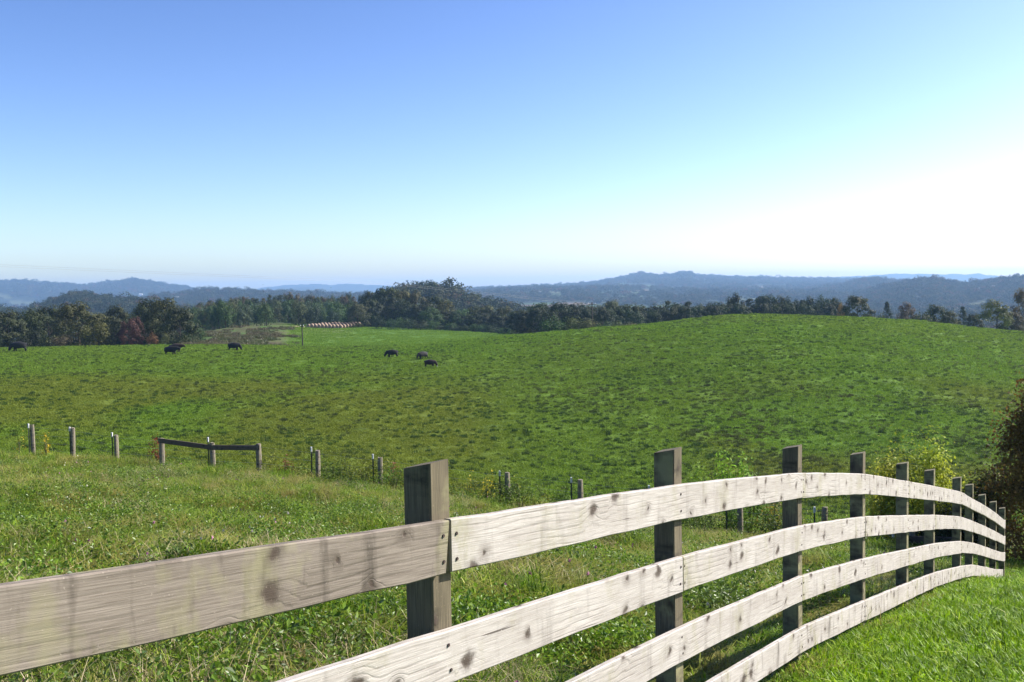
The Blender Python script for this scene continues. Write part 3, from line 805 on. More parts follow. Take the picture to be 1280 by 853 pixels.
# lawn
x, y = sample_area(62000, 2.6, 34, 1.15)
s = lawn_side(x, y); k = s > -0.55; x, y = x[k], y[k]; n = len(x)
scatter('lawn_grass', drop(x, y, 0.01), zrot(n, 0.08), uscale((0.8 + 0.5 * RNG.random(n)) * (1 + y / 40), 0.85), RNG.integers(0, 4, n), lawn_src, 'short bright lawn grass on the near side of the plank fence', 'grass')
# rough grass beyond the plank fence
x, y = sample_area(62000, 2.6, 44, 1.25)
s = lawn_side(x, y); k = s < -0.35; x, y = x[k], y[k]; n = len(x)
hn = 0.30 + 1.05 * sstep(0.44, 0.68, fbm(x * 0.9, y * 0.9, 61, 3))
scatter('rough_grass', drop(x, y, 0.01), zrot(n, 0.12), uscale((0.8 + 0.5 * RNG.random(n)) * (1 + y / 45), hn), RNG.integers(0, 4, n), rough_src, 'uncut pasture grass between the plank fence and the wire fence', 'grass')
x, y = sample_area(40000, 3.2, 44, 1.0)
s = lawn_side(x, y); f = fbm(x * 0.45, y * 0.45, 67, 3); k = (s < -0.7) & (f > 0.50 - 0.03 * sstep(10, 30, y)); x, y = x[k], y[k]; n = len(x)
scatter('tall_grass', drop(x, y, 0.01), zrot(n, 0.2), uscale(0.5 + 0.45 * RNG.random(n)), RNG.choice([0, 1, 2], n, p=[.34, .33, .33]), tall_src, 'taller seeding and dry straw-coloured grass in the rough pasture', 'grass')
x, y = sample_area(17000, 3.0, 42, 1.0)
s = lawn_side(x, y); f = fbm(x * 0.7, y * 0.7, 71, 3); k = (s < -0.6) & (f > 0.47); x, y = x[k], y[k]; n = len(x)
scatter('leafy_weeds', drop(x, y, 0.0), zrot(n, 0.1), uscale(0.6 + 0.8 * RNG.random(n)), RNG.integers(0, 3, n), weed_src, 'low leafy weeds among the rough grass', 'weeds')
x, y = sample_area(260, 3.8, 30, 1.0, 0, 1200)
s = lawn_side(x, y); k = (s < -0.8); x, y = x[k], y[k]; n = len(x)
scatter('wild_flowers', drop(x, y, -0.02), zrot(n, 0.1), uscale(0.8 + 0.6 * RNG.random(n)), RNG.choice([0, 1, 2], n, p=[.35, .3, .35]), fl_src, 'small pink clover flowers and pale seedheads in the rough grass', 'flowers')
# longer grass left standing under the bottom rail
t = RNG.random(1500) * 19 - 1.5; o_ = RNG.normal(size=1500) * 0.10 - 0.06
x = F0.x + FD.x * t + FN.x * o_; y = F0.y + FD.y * t + FN.y * o_; n = len(x)
scatter('fence_line_grass', drop(x, y, 0.01), zrot(n, 0.15), uscale(0.5 + 0.5 * RNG.random(n), 0.8), RNG.integers(0, 4, n), rough_src, 'longer untrimmed grass standing under the bottom fence rail', 'grass')
# pasture
sward_src = [mk('sward', 130, 0.9, 0.03, 0.12, 0.035, m=MAT_SWARD, lean=1.0, seed=s) for s in (31, 32, 33)]
x, y = sample_area(52000, 38, 200, 1.2)
n = len(x)
scatter('pasture_grass', drop(x, y, 0.02), zrot(n, 0.05), uscale((0.8 + 0.4 * RNG.random(n)) * (0.8 + y / 200), 0.8), RNG.integers(0, 3, n), sward_src, 'grazed pasture grass covering the rolling hill', 'grass', patch=olive(x, y))
def tuft_mesh(seed):
    V, Fc, S = blades(120, 0.34, 0.10, 0.34, 0.030, 0.8, seed); return source('tussock', mesh_from('tussock', V, Fc, MAT_TUFT, False, S))
tuft_src = [tuft_mesh(s) for s in (41, 42, 43)]
x, y = sample_area(140000, 38, 196, 0.7)
f = fbm(x * 0.16, y * 0.10, 81, 4); k = RNG.random(len(x)) < (0.30 + 0.35 * sstep(0.46, 0.62, f)) * (0.7 + 0.5 * sstep(600, 760, x / y * F + 640)); x, y = x[k], y[k]; n = len(x)  # denser dark tufts on the right hill strengthen the fold's shading
scatter('tussocks', drop(x, y, 0.03), zrot(n, 0.1), uscale((0.20 + 0.60 * RNG.random(n) ** 2.5), 1.6), RNG.integers(0, 3, n), tuft_src, 'darker ungrazed grass tussocks dotted over the pasture', 'grass')
x, y = sample_area(9000, 200, 345, 1.2, 360, 760); n = len(x)
scatter('meadow_grass', drop(x, y, 0.02), zrot(n, 0.05), uscale(1.4 + 1.2 * RNG.random(n), 0.6), RNG.integers(0, 3, n), sward_src, 'smooth grass of the farther meadow below the woods', 'grass')

x = RNG.uniform(222, 372, 2600); y = 196 + 105 * RNG.random(2600) ** 1.3; k = fbm(x * 0.05, y * 0.12, 95, 3) > 0.47 + 0.10 * sstep(330, 372, x); x = pix_u(x[k]) * y[k]; y = y[k]; n = len(x)
brush_mat = grass_mat('brown_brush', [(0.0, (0.035, 0.035, 0.012)), (0.5, (0.085, 0.075, 0.028)), (1.0, (0.17, 0.13, 0.05))], (0.07, 0.10, 0.02), 0.08, 0.9)
V_, F_, S_ = blades(90, 0.5, 0.15, 0.5, 0.05, 0.8, 77)
scatter('brown_brush', drop(x, y, 0.05), zrot(n, 0.1), uscale(0.8 + 1.6 * RNG.random(n) ** 2), np.zeros(n), [source('brush_clump', mesh_from('brush_clump', V_, F_, brush_mat, False, S_))], 'brown brush and bracken on the cleared slope left of the bales', 'brush')
# ------------------------------------------------------------------ trees
def crown_points(seed, kind, n):
    r = np.random.default_rng(seed); pts = []; sh = []; dr = []
    if kind == 'round':
        nc = 46
        for i in range(nc):
            th = r.random() * 2 * np.pi; zz = r.random() ** 0.85
            prof = math.sin(math.pi * min(1, (0.26 + 0.70 * zz))) ** 0.55
            rad = 0.40 * prof * (0.55 + 0.5 * r.random()); c = np.array([rad * math.cos(th), rad * math.sin(th), 0.03 + 0.87 * zz])
            cr = 0.085 + 0.07 * r.random(); m = int(n / nc)
            d = r.normal(size=(m, 3)); d /= np.linalg.norm(d, axis=1)[:, None]; d *= (cr * (0.55 + 0.5 * r.random(m)))[:, None]; d[:, 2] *= 0.75
            dr.append(d); pts.append(c + d); sh.append(np.full(m, r.random()) * 0.7 + 0.15)
    elif kind == 'pine':
        nc = 44
        for i in range(nc):
            zz = (i + r.random()) / nc; th = r.random() * 2 * np.pi
            rmax = 0.36 * (1 - zz) ** 0.8 + 0.03; rad = rmax * (0.5 + 0.5 * r.random())
            c = np.array([rad * math.cos(th), rad * math.sin(th), 0.10 + 0.88 * zz]); cr = 0.05 + 0.07 * (1 - zz); m = int(n / nc)
            d = r.normal(size=(m, 3)) * cr * 0.75; d[:, 2] *= 0.5
            dr.append(d); pts.append(c + d); sh.append(np.full(m, r.random()) * 0.6 + 0.1)
    elif kind == 'bush':
        nc = 16
        for i in range(nc):
            th = r.random() * 2 * np.pi; rad = 0.42 * math.sqrt(r.random()); zt = 0.88 * math.sqrt(max(0, 1 - (rad / 0.5) ** 2)) * (0.75 + 0.3 * r.random())
            c = np.array([rad * math.cos(th), rad * math.sin(th), zt * (0.35 + 0.5 * r.random())]); cr = 0.12 + 0.06 * r.random(); m = int(n / nc)
            d = r.normal(size=(m, 3)) * cr * 0.7
            q = c + d; q[:, 2] = np.abs(q[:, 2]); dr.append(d); pts.append(q); sh.append(np.full(m, r.random()) * 0.7 + 0.15)
    p = np.concatenate(pts); d = np.concatenate(dr); d /= np.linalg.norm(d, axis=1)[:, None] + 1e-9
    p[:, 2] = (p[:, 2] - min(0, np.percentile(p[:, 2], 1))) / np.percentile(p[:, 2], 98.5)
    p[:, :2] -= p[:, :2].mean(0); p[:, :2] *= 0.5 / np.percentile(np.abs(p[:, :2]), 98)
    out = p - np.array([0, 0, 0.45]); out /= np.linalg.norm(out, axis=1)[:, None] + 1e-9
    return p, np.concatenate(sh), d + 0.6 * out
def trunk_mesh(seed, kind):
    r = random.Random(seed); b = MB(); top = 0.8 if kind == 'pine' else 0.62
    pts = [Vector((0, 0, -0.05)), Vector((0.004, 0.0, 0.2)), Vector((r.uniform(-.02, .02), r.uniform(-.02, .02), 0.42)), Vector((r.uniform(-.03, .03), r.uniform(-.03, .03), top))]
    b.tube(pts, [0.026, 0.019, 0.014, 0.005], 7)
    for k in range(9):
        a = k * 2.4 + r.random(); z = 0.2 + 0.5 * k / 9; L = (0.26 if kind == 'pine' else 0.3) * (1.1 - z * 0.8)
        p = pts[1].lerp(pts[2], min(1, (z - .2) / .25)); p = Vector((p.x, p.y, z)); q = p + Vector((math.cos(a) * L, math.sin(a) * L, L * (0.15 if kind == 'pine' else 0.8)))
        b.tube([p, p.lerp(q, 0.5) + Vector((0, 0, -.01)), q], [0.010, 0.006, 0.002], 5)
    return b.mesh('trunk', MAT_BARK)
CR = {}
for kind, cnt, nl, ls in (('round', 7, 4600, 0.031), ('pine', 4, 2600, 0.028), ('bush', 4, 1100, 0.055)):
    CR[kind] = []
    for s in range(cnt):
        p, sh, dr = crown_points(100 + s * 7 + len(kind), kind, nl)
        CR[kind].append((leaves_mesh('crown', p, ls, MAT_LEAF if kind != 'bush' else MAT_BUSH, s, 0.35, sh, dr), trunk_mesh(s + len(kind), kind)))
ORD = ['first', 'second', 'third', 'fourth', 'fifth', 'sixth', 'seventh', 'eighth', 'ninth', 'tenth', 'eleventh', 'twelfth', 'thirteenth', 'fourteenth', 'fifteenth', 'sixteenth', 'seventeenth', 'eighteenth', 'nineteenth', 'twentieth', 'twenty-first', 'twenty-second']
def nth_from(i, n):
    return ORD[i] + ' from the left' if i < (n + 1) // 2 else (ORD[n - 1 - i] + ' from the right' if n - 1 - i < 22 else '')
NAME = {'round': 'broadleaf_tree', 'pine': 'pine_tree', 'bush': 'bush'}
CAT = {'round': 'tree', 'pine': 'tree', 'bush': 'bush'}
DARK = (0.034, 0.048, 0.014); OLIVE = (0.066, 0.068, 0.018); PINE = (0.024, 0.043, 0.017); YOUNG = (0.048, 0.095, 0.028); YEL = (0.075, 0.078, 0.018)
RED = (0.062, 0.030, 0.022); RUST = (0.12, 0.07, 0.03)
def plant(kind, px, top, wpx, D, label, group=None, col=DARK, base=None, name=None, cat=None, variant=None):
    x = P(px, top, D).x; g = h1(x, D) if base is None else base
    h = max(0.4, P(px, top, D).z - g); w = wpx / F * D
    cm, tm = CR[kind][variant if variant is not None else random.randrange(len(CR[kind]))]
    root = empty(name or NAME[kind], (x, D, g - 0.02), random.uniform(0, 6.28)); root.scale = (w * 1.12, w * 1.12, h / 0.985)
    tag(root, label, cat or CAT[kind], group)
    c = obj('crown', cm, root); v = random.uniform(0.85, 1.15); j = [random.uniform(0.92, 1.08) for _ in range(3)]
    c.color = (col[0] * v * j[0], col[1] * v * j[1], col[2] * v * j[2], 1)
    obj('trunk', tm, root)
    return root
# left wood edge behind the pasture crest
LG = 'trees of the wood behind the left pasture crest'
for px, top, w, D, kind, col, lab in [
    (-40, 388, 56, 225, 'round', DARK, 'broad dark tree at the left end of the wood, cut by the left frame edge'),
    (8, 391, 46, 222, 'round', DARK, 'olive tree at the left frame edge just behind the leftmost grazing cow'),
    (33, 391, 36, 226, 'round', DARK, 'dark tree directly above the leftmost grazing cow'),
    (60, 386, 40, 230, 'round', DARK, 'dark rounded tree just left of the big yellow-flanked tree'),
    (97, 382, 62, 212, 'round', (0.046, 0.052, 0.015), 'largest tree of the left wood with yellowing right flank'),
    (122, 404, 30, 204, 'bush', YEL, 'yellow-green shrubby growth at the right foot of the largest left tree'),
    (142, 385, 34, 228, 'round', DARK, 'dark tree between the largest left tree and the red tree'),
    (160, 402, 22, 206, 'round', RED, 'small dull red autumn tree at the edge of the left wood'),
    (170, 398, 16, 210, 'round', RED, 'slim red-leaved tree just right of the small red tree'),
    (188, 377, 44, 222, 'round', DARK, 'tall dark tree behind the small brown bush'),
    (207, 376, 46, 216, 'round', (0.042, 0.054, 0.016), 'tall tree above the pair of cows, topmost of the left wood'),
    (224, 386, 40, 210, 'round', DARK, 'dark green tree at the right end of the left wood'),
    (190, 416, 13, 196, 'bush', RUST, 'small rusty brown bush on the pale verge left of the cow pair'),
    (206, 416, 12, 198, 'bush', (0.09, 0.11, 0.04), 'small green bush right behind the cow pair'),
    (240, 402, 26, 222, 'bush', YOUNG, 'pale green shrub where the left wood meets the brown slope'),
    (75, 420, 22, 200, 'bush', (0.10, 0.09, 0.05), 'greyish low bush in front of the largest left tree')]:
    plant(kind, px, top, w, D, lab, LG, col)
for i in range(16):
    px = -70 + i * 19 + random.uniform(-5, 5)
    plant('round', px, random.uniform(386, 397), random.uniform(30, 42), random.uniform(246, 275), 'dark tree, %s in the back row of the left wood' % nth_from(i, 16), 'farther trees of the left wood', DARK)
for i in range(14):
    px = -30 + i * 18 + random.uniform(-5, 5)
    plant('bush', px, random.uniform(412, 421), random.uniform(18, 26), random.uniform(213, 220), 'low dark shrub, %s along the shaded edge of the left wood' % nth_from(i, 14), 'edge shrubs of the left wood', (0.026, 0.038, 0.016))
# young pines on the slope and the mixed line above them
for i in range(130):
    px = random.uniform(236, 446); t = random.random(); D = 338 + t * 110
    if px < 335: D = 300 + t * 120
    base_y = np.interp(px, [236, 330, 446], [420, 409, 404])
    x = pix_u(px) * D; g = h1(x, D); hgt = random.uniform(5.5, 8.5)
    top = 426.5 - 0  # placeholder, solved below
    p = P(px, 400, D); top = 400 - (g + hgt - p.z) * F / D
    plant(random.choice(['bush', 'bush', 'pine', 'round']), px, top, random.uniform(13, 19) * 380 / D, D, 'young blue-green tree on the slope beyond the round bales', 'young trees on the slope beyond the bales', random.choice([YOUNG, YOUNG, (0.052, 0.088, 0.048), (0.07, 0.09, 0.035)]))
for i in range(40):
    px = 238 + i * 5.4 + random.uniform(-4, 4)
    top = np.interp(px, [238, 262, 300, 340, 360, 400, 446], [382, 378, 374, 371, 368, 371, 370]) + random.uniform(-2, 5)
    plant(random.choice(['round', 'round', 'pine']), px, top, random.uniform(12, 20), random.uniform(440, 500), 'mixed dark tree, %s on the skyline above the young pines' % nth_from(i, 40), 'trees topping the slope beyond the bales', random.choice([DARK, PINE, OLIVE, (0.09, 0.07, 0.035)]))
# the big central clump
CG = 'trees of the central wood at the meadow edge'
for px, top, w, D, kind, col, lab in [
    (447, 381, 26, 338, 'round', (0.075, 0.078, 0.032), 'brownish bushy tree at the right end of the bale rows'),
    (440, 379, 22, 372, 'round', DARK, 'dark tree behind the brownish bushy tree by the bales'),
    (462, 366, 28, 372, 'round', DARK, 'left shoulder tree of the central wood'),
    (482, 361, 34, 368, 'round', DARK, 'tallest tree at the left of the central wood'),
    (503, 365, 32, 364, 'round', OLIVE, 'olive tree right of the tallest central tree'),
    (522, 367, 30, 360, 'round', (0.065, 0.072, 0.028), 'yellowish-topped tree in the middle of the central wood'),
    (541, 372, 28, 358, 'round', DARK, 'brown-topped tree in the central wood below the wooded hill'),
    (557, 377, 28, 356, 'round', OLIVE, 'light olive tree near the right end of the central wood'),
    (538, 386, 30, 340, 'round', YOUNG, 'paler green tree standing in front of the central wood'),
    (512, 386, 28, 346, 'round', PINE, 'dark green tree in front of the olive central tree'),
    (567, 390, 22, 342, 'pine', PINE, 'dark conical pine at the right of the central wood'),
    (578, 388, 24, 346, 'round', YOUNG, 'rounded mid green tree just right of the dark conical pine'),
    (592, 385, 24, 350, 'round', DARK, 'dark tree after the rounded mid green tree'),
    (607, 384, 26, 352, 'round', (0.075, 0.082, 0.03), 'yellow-green topped tree right of the central wood'),
    (622, 387, 22, 350, 'round', DARK, 'dark tree just left of the yellow-green oak gap'),
    (638, 386, 24, 346, 'round', OLIVE, 'olive tree above the shadow patch on the meadow')]:
    plant(kind, px, top, w, D, lab, CG, col)
for i in range(22):
    px = 452 + i * 9.0 + random.uniform(-3, 3); top = np.interp(px, [452, 480, 530, 560, 600, 650], [374, 370, 378, 386, 392, 394]) + random.uniform(0, 9)
    plant('round', px, top, random.uniform(20, 28), random.uniform(342, 356), 'dark inner tree, %s within the central wood' % nth_from(i, 22), 'inner trees of the central wood', (0.028, 0.040, 0.015))
for i in range(15):
    px = 478 + i * 11.5 + random.uniform(-4, 4); b = np.interp(px, [478, 560, 640], [396, 405, 408]) + random.uniform(-2, 3)
    plant('bush', px, b, random.uniform(14, 20), random.uniform(326, 334), 'low green bush, %s along the foot of the central wood' % nth_from(i, 15), 'bushes along the foot of the central wood', random.choice([YOUNG, PINE, (0.05, 0.075, 0.035)]))
# dark line right of centre
RG = 'trees of the dark line beyond the pasture crest'
LINE = [(654, 389, 24), (672, 381, 28), (688, 384, 22), (700, 380, 26), (712, 382, 22), (723, 381, 24), (738, 384, 22), (750, 385, 20), (763, 378, 22), (778, 383, 20), (789, 383, 20),
                   (800, 384, 20), (811, 386, 18), (822, 383, 20), (834, 378, 20), (848, 381, 20), (860, 379, 20), (872, 383, 18), (884, 383, 20), (897, 380, 20), (910, 376, 20), (924, 371, 18), (938, 375, 20), (952, 372, 20),
                   (964, 373, 18), (976, 374, 18), (989, 375, 18), (1002, 377, 18), (1015, 375, 18), (1028, 374, 18), (1040, 375, 18), (1048, 379, 14)]
for li, (px, top, w) in enumerate(LINE):
    kind = random.choice(['round', 'round', 'round', 'pine']); D = random.uniform(285, 320)
    lab = 'dark tree, %s in the long line beyond the crest' % nth_from(li, len(LINE))
    if px == 924: lab = 'tallest dark tree standing above the long line beyond the crest'
    if px == 672: lab = 'dense dark rounded tree at the left end of the long line'
    if px == 763: lab = 'slim light green tree rising from the line right of the utility pole'; kind = 'round'
    plant(kind, px, top, w * 1.35, D, lab, RG, (0.07, 0.082, 0.034) if px == 763 else random.choice([DARK, PINE, PINE, (0.034, 0.05, 0.02)]))
for i in range(44):
    px = 648 + i * 9.4 + random.uniform(-3, 3); top = np.interp(px, [648, 700, 800, 900, 1050], [388, 385, 387, 381, 379]) + random.uniform(0, 5)
    plant('round', px, top, random.uniform(22, 30), random.uniform(262, 282), 'lower dark tree, %s in front of the long line' % nth_from(i, 44), 'lower trees of the long line', random.choice([PINE, (0.028, 0.042, 0.018)]))
for px, top, w, col, lab in [(668, 410, 26, DARK, 'low dark bush at the left foot of the crest'), (690, 396, 30, YOUNG, 'grey-green leaning bush left of the utility pole'), (715, 397, 26, (0.075, 0.10, 0.035), 'light olive bush behind the crest left of the pole'),
                        (733, 400, 24, (0.09, 0.11, 0.04), 'yellowish bush just left of the utility pole'), (742, 403, 16, (0.10, 0.12, 0.04), 'pale bush around the foot of the utility pole'), (755, 402, 20, YOUNG, 'round bush just right of the utility pole'),
                        (772, 402, 20, (0.08, 0.11, 0.05), 'pale green bush second right of the utility pole'), (788, 404, 18, (0.11, 0.12, 0.06), 'pale feathery bush third right of the utility pole'), (798, 407, 12, RUST, 'small reddish bush ending the row behind the crest')]:
    plant('bush', px, top, w, 228 if px < 745 else 224, lab, 'bushes behind the pasture crest', col)
for px, top, w, D, kind, col, lab in [
    (1051, 382, 10, 245, 'round', (0.16, 0.11, 0.04), 'small orange-leaved tree left of the lone round tree'),
    (1072, 372, 36, 225, 'round', (0.038, 0.052, 0.018), 'lone round dark tree on the crest right of the long line'),
    (1108, 379, 15, 250, 'pine', PINE, 'narrow dark tree standing alone right of the lone round tree'),
    (1100, 392, 14, 240, 'bush', DARK, 'low bush at the foot of the narrow dark tree'),
    (1134, 381, 24, 260, 'round', (0.10, 0.075, 0.05), 'thin brownish tree between the narrow tree and the broad ones'),
    (1150, 391, 26, 235, 'bush', DARK, 'wide dark bush on the crest right of the thin brownish tree'),
    (1169, 383, 30, 245, 'round', DARK, 'broad dark green tree on the descending right crest'),
    (1186, 391, 22, 235, 'round', OLIVE, 'grey-olive tree in front of the dark blue wooded hill'),
    (1204, 385, 18, 240, 'pine', (0.032, 0.05, 0.03), 'very dark pointed tree on the right crest'),
    (1218, 394, 20, 232, 'round', DARK, 'low dark tree right of the pointed dark tree'),
    (1246, 378, 36, 215, 'round', (0.10, 0.10, 0.03), 'olive-yellow tree near the right frame edge'),
    (1266, 392, 26, 218, 'round', (0.08, 0.07, 0.03), 'brownish tree beside the olive-yellow tree'),
    (1278, 364, 24, 222, 'round', (0.10, 0.085, 0.045), 'thin tall tree with bare trunk at the right frame edge'),
    (1296, 386, 30, 225, 'round', RUST, 'rusty tree just past the right frame edge')]:
    plant(kind, px, top, w, D, lab, 'trees on the right shoulder of the hill', col)

# ------------------------------------------------------------------ near trees and shrubs by the fences
def leaf_tree(name, px, D, h, w, nleaf, leaf, col, label, cat, seed, kind='bush', col2=None, m=MAT_BUSH, group=None):
    p, sh, dr = crown_points(seed, kind, nleaf)
    x = pix_u(px) * D; g = h1(x, D)
    if h > 10: h = max(0.3, P(px, h, D).z - g)
    p = p * np.array([w, w, h * 1.05])
    root = empty(name, (x, D, g)); tag(root, label, cat, group)
    c = obj('foliage', leaves_mesh('foliage', p, leaf, m, seed, 0.4, sh, dr * 0.5), root); c.color = col + (1,)
    r = random.Random(seed); b = MB()
    for k in range(7):
        a = r.uniform(0, 6.28); q = Vector((math.cos(a) * w * 0.33 * r.random(), math.sin(a) * w * 0.33 * r.random(), h * r.uniform(0.6, 0.9)))
        b.tube([Vector((r.uniform(-.05, .05), r.uniform(-.05, .05), -0.05)), q * 0.5 + Vector((0, 0, 0.05)), q], [0.012 * h, 0.008 * h, 0.003], 5)
    obj('stem', b.mesh('stem', MAT_STEM), root)
    return root
# the russet tree on the right edge
def russet_tree():
    D = 22.0; px = 1322; x = pix_u(px) * D; g = h1(x, D); h = 4.4
    root = empty('russet_tree', (x, D, g)); tag(root, 'dark russet-brown leafy tree filling the right frame edge past the fence end', 'tree')
    r = np.random.default_rng(5); pts = []; sh = []
    for i in range(230):
        zz = r.random() ** 0.9; th = r.random() * 2 * np.pi; R = (1.38 * (1 - zz) ** 0.7 + 0.25) * (0.35 + 0.7 * r.random() ** 0.5)
        if zz < 0.12: R *= 0.85
        c = np.array([R * math.cos(th), R * math.sin(th), 0.12 + (h - 0.25) * zz]); m = 130
        d = r.normal(size=(m, 3)) * np.array([0.19, 0.19, 0.12]); q = c + d; q[:, 2] = np.maximum(q[:, 2], 0.03)
        pts.append(q); sh.append(np.full(m, r.random() * 0.9))
    c = obj('foliage', leaves_mesh('foliage', np.concatenate(pts), 0.055, MAT_BUSH, 3, 0.3, np.concatenate(sh)), root); c.color = (0.16, 0.10, 0.026, 1)
    b = MB(); b.tube([(0, 0, -0.1), (0.02, 0, 1.4), (0, 0.03, 3.0), (0, 0, 4.1)], [0.09, 0.07, 0.04, 0.01], 8)
    for k in range(14):
        a = k * 2.4; z = 0.5 + k * 0.22; L = 1.3 * (1 - z / 4.6); b.tube([(0, 0, z), (math.cos(a) * L * .5, math.sin(a) * L * .5, z + L * .2), (math.cos(a) * L, math.sin(a) * L, z + L * .5)], [0.03, 0.02, 0.006], 5)
    obj('trunk', b.mesh('trunk', MAT_BARK), root)
russet_tree()
YG = (0.26, 0.31, 0.028)
for px, D, h, w, nl, col, lab, seed in [
    (1163, 23.6, 569, 1.9, 5200, YG, 'rounded yellow-green shrub behind the fence posts left of the russet tree', 201),
    (1112, 24.2, 579, 1.0, 2600, (0.30, 0.32, 0.035), 'smaller yellowish shrub at the left of the rounded yellow-green shrub', 202),
    (1228, 23.0, 592, 1.4, 3000, (0.06, 0.07, 0.02), 'dark green shrub between the yellow-green shrub and the russet tree', 203),
    (1190, 22.5, 640, 1.9, 2600, (0.045, 0.06, 0.018), 'low dark undergrowth under the yellow-green shrub', 204)]:
    leaf_tree('shrub', px, D, h, w, nl * 2, 0.05, col, lab, 'shrub', seed, group='shrubs at the low end of the fences')
for px, D, h, w, nl, col, lab, seed in [
    (912, 26.0, 572, 0.95, 1400, (0.20, 0.36, 0.03), 'bright green sapling standing above the boards left of the third post', 211),
    (936, 26.0, 582, 0.9, 900, (0.12, 0.23, 0.03), 'lower leafy sapling just right of the bright green sapling', 212),
    (872, 26.3, 586, 0.6, 500, (0.16, 0.27, 0.03), 'wispy sapling just right of the second plank-fence post', 213)]:
    leaf_tree('sapling', px, D, h, w, nl, 0.06, col, lab, 'sapling', seed, group='saplings along the wire fence')
k = 0
for i in range(3, 15):
    for q in range(4):
        px = WPX[i] + (WPX[i + 1] - WPX[i]) * (q + 0.5) / 4 + random.uniform(-5, 5); D = float(wdepth(px)) + random.uniform(-0.5, 0.9)
        hh = float(np.interp(px, WPX, WTOP)) + random.uniform(3, 26) + (14 if px < 330 else 0); ww = random.uniform(0.8, 1.5)
        col = random.choice([(0.08, 0.15, 0.02), (0.10, 0.17, 0.02), (0.16, 0.19, 0.025), (0.06, 0.10, 0.02)])
        leaf_tree('brush', px, D, hh, ww, 620, 0.042, col, 'green brush, %s clump between the %s and %s round wire-fence posts from the left' % (['leftmost', 'second', 'third', 'rightmost'][q], ORD[i], ORD[i + 1]), 'brush', 300 + i * 4 + q, group='tangled brush along the wire fence')
for px, D, h, w, nl, col, lab, seed in [
    (18, 33.0, 541, 0.35, 60, (0.40, 0.34, 0.03), 'yellow goldenrod left of the leftmost wire-fence post', 401),
    (52, 32.6, 543, 0.3, 90, (0.40, 0.30, 0.02), 'deep yellow goldenrod right of the leftmost wire-fence post', 402),
    (191, 31.8, 547, 0.55, 260, (0.20, 0.06, 0.03), 'red-leaved weed beside the left end of the brace rail', 403),
    (606, 27.5, 592, 0.5, 120, (0.60, 0.50, 0.03), 'bright yellow-leaved sprig left of the wire-fence post near the first plank post', 404),
    (583, 27.8, 591, 0.4, 110, (0.35, 0.33, 0.04), 'yellow-green sprig right of the first plank-fence post', 405),
    (643, 27.0, 597, 0.25, 40, (0.40, 0.42, 0.04), 'small yellow sprig on the wire fence behind the top board', 406),
    (487, 28.6, 578, 0.35, 110, (0.20, 0.08, 0.04), 'reddish seeding weed left of the first plank-fence post', 407),
    (352, 30.0, 574, 0.8, 300, (0.14, 0.07, 0.03), 'rusty weed clump in the brush left of the middle posts', 408),
    (965, 25.3, 620, 0.9, 400, (0.20, 0.17, 0.03), 'yellowing brush seen between the top boards at the third post', 409)]:
    leaf_tree('weed_plant', px, D, h, w, nl, 0.045, col, lab, 'plant', seed, group='coloured weeds along the wire fence')

# ------------------------------------------------------------------ far woods
def wood_blob(seed, n=70):
    r = np.random.default_rng(seed); c = []; dd = []
    for i in range(9):
        th = r.random() * 6.28; R = 0.33 * r.random() ** .5; q = np.array([R * math.cos(th), R * math.sin(th), 0.30 + 0.5 * r.random() * (1 - R)])
        d = r.normal(size=(n // 9, 3)); d /= np.linalg.norm(d, axis=1)[:, None]; c.append(q + d * 0.17 * (0.5 + 0.5 * r.random((n // 9, 1)))); dd.append(d)
    c = np.concatenate(c); c[:, 2] = np.abs(c[:, 2]); return c, np.concatenate(dd)
MAT_FARLEAF, nt_ = mat('far_leaves'); n_ = N(nt_)
_r = n_('ShaderNodeObjectInfo').outputs['Random']
_sh = n_.attr('shade').outputs['Fac']
_c = n_.ramp(_r, [(0.0, (0.020, 0.034, 0.016)), (0.4, (0.030, 0.048, 0.020)), (0.7, (0.045, 0.060, 0.024)), (0.88, (0.070, 0.068, 0.028)), (0.97, (0.09, 0.055, 0.03)), (1.0, (0.11, 0.05, 0.03))])
_v = n_.math('ADD', 0.6, n_.math('MULTIPLY', _sh, 0.8))
n_.out(n_.leafy(n_.mix(1.0, _c, n_.vec(_v, _v, _v), 'MULTIPLY'), 0.2, 0.7, 0.2))
far_src = [source('far_tree', leaves_mesh('far_tree', wood_blob(s, 230)[0], 0.058, MAT_FARLEAF, s, 0.3, None, wood_blob(s, 230)[1])) for s in (51, 52, 53, 54)]
pts = []; scl = []
for D0, D1, n, h0, h1_ in [(500, 1000, 13000, 10, 15), (1000, 2000, 20000, 11, 16), (2000, 4300, 26000, 14, 24), (4300, 6000, 16000, 18, 30)]:
    x, y = sample_area(n, D0, D1, 0.8, -60, 1340)
    px = x / y * F + 640
    m, _ = field_mask(x, y)
    dens = fbm(x * 0.004, y * 0.004, 91, 3)
    k = (~m) & ((D0 < 1000) | (dens > 0.36) | (D0 > 4000) | (px > 1000)) & ~((y < 620) & (px < 225)) & ~((y < 560) & (px > 430))
    x, y = x[k], y[k]; hs = (h0 + (h1_ - h0) * RNG.random(len(x))) * (1 + 0.25 * (RNG.random(len(x)) < 0.12))
    pts.append(drop(x, y, 1.0)); scl.append(uscale(hs * (0.85 + 0.4 * RNG.random(len(x))), 0.8))
pts = np.concatenate(pts); scl = np.concatenate(scl)
scatter('distant_woods', pts, zrot(len(pts)), scl, RNG.integers(0, 4, len(pts)), far_src, 'distant woodland covering the hills and valley', 'woods')

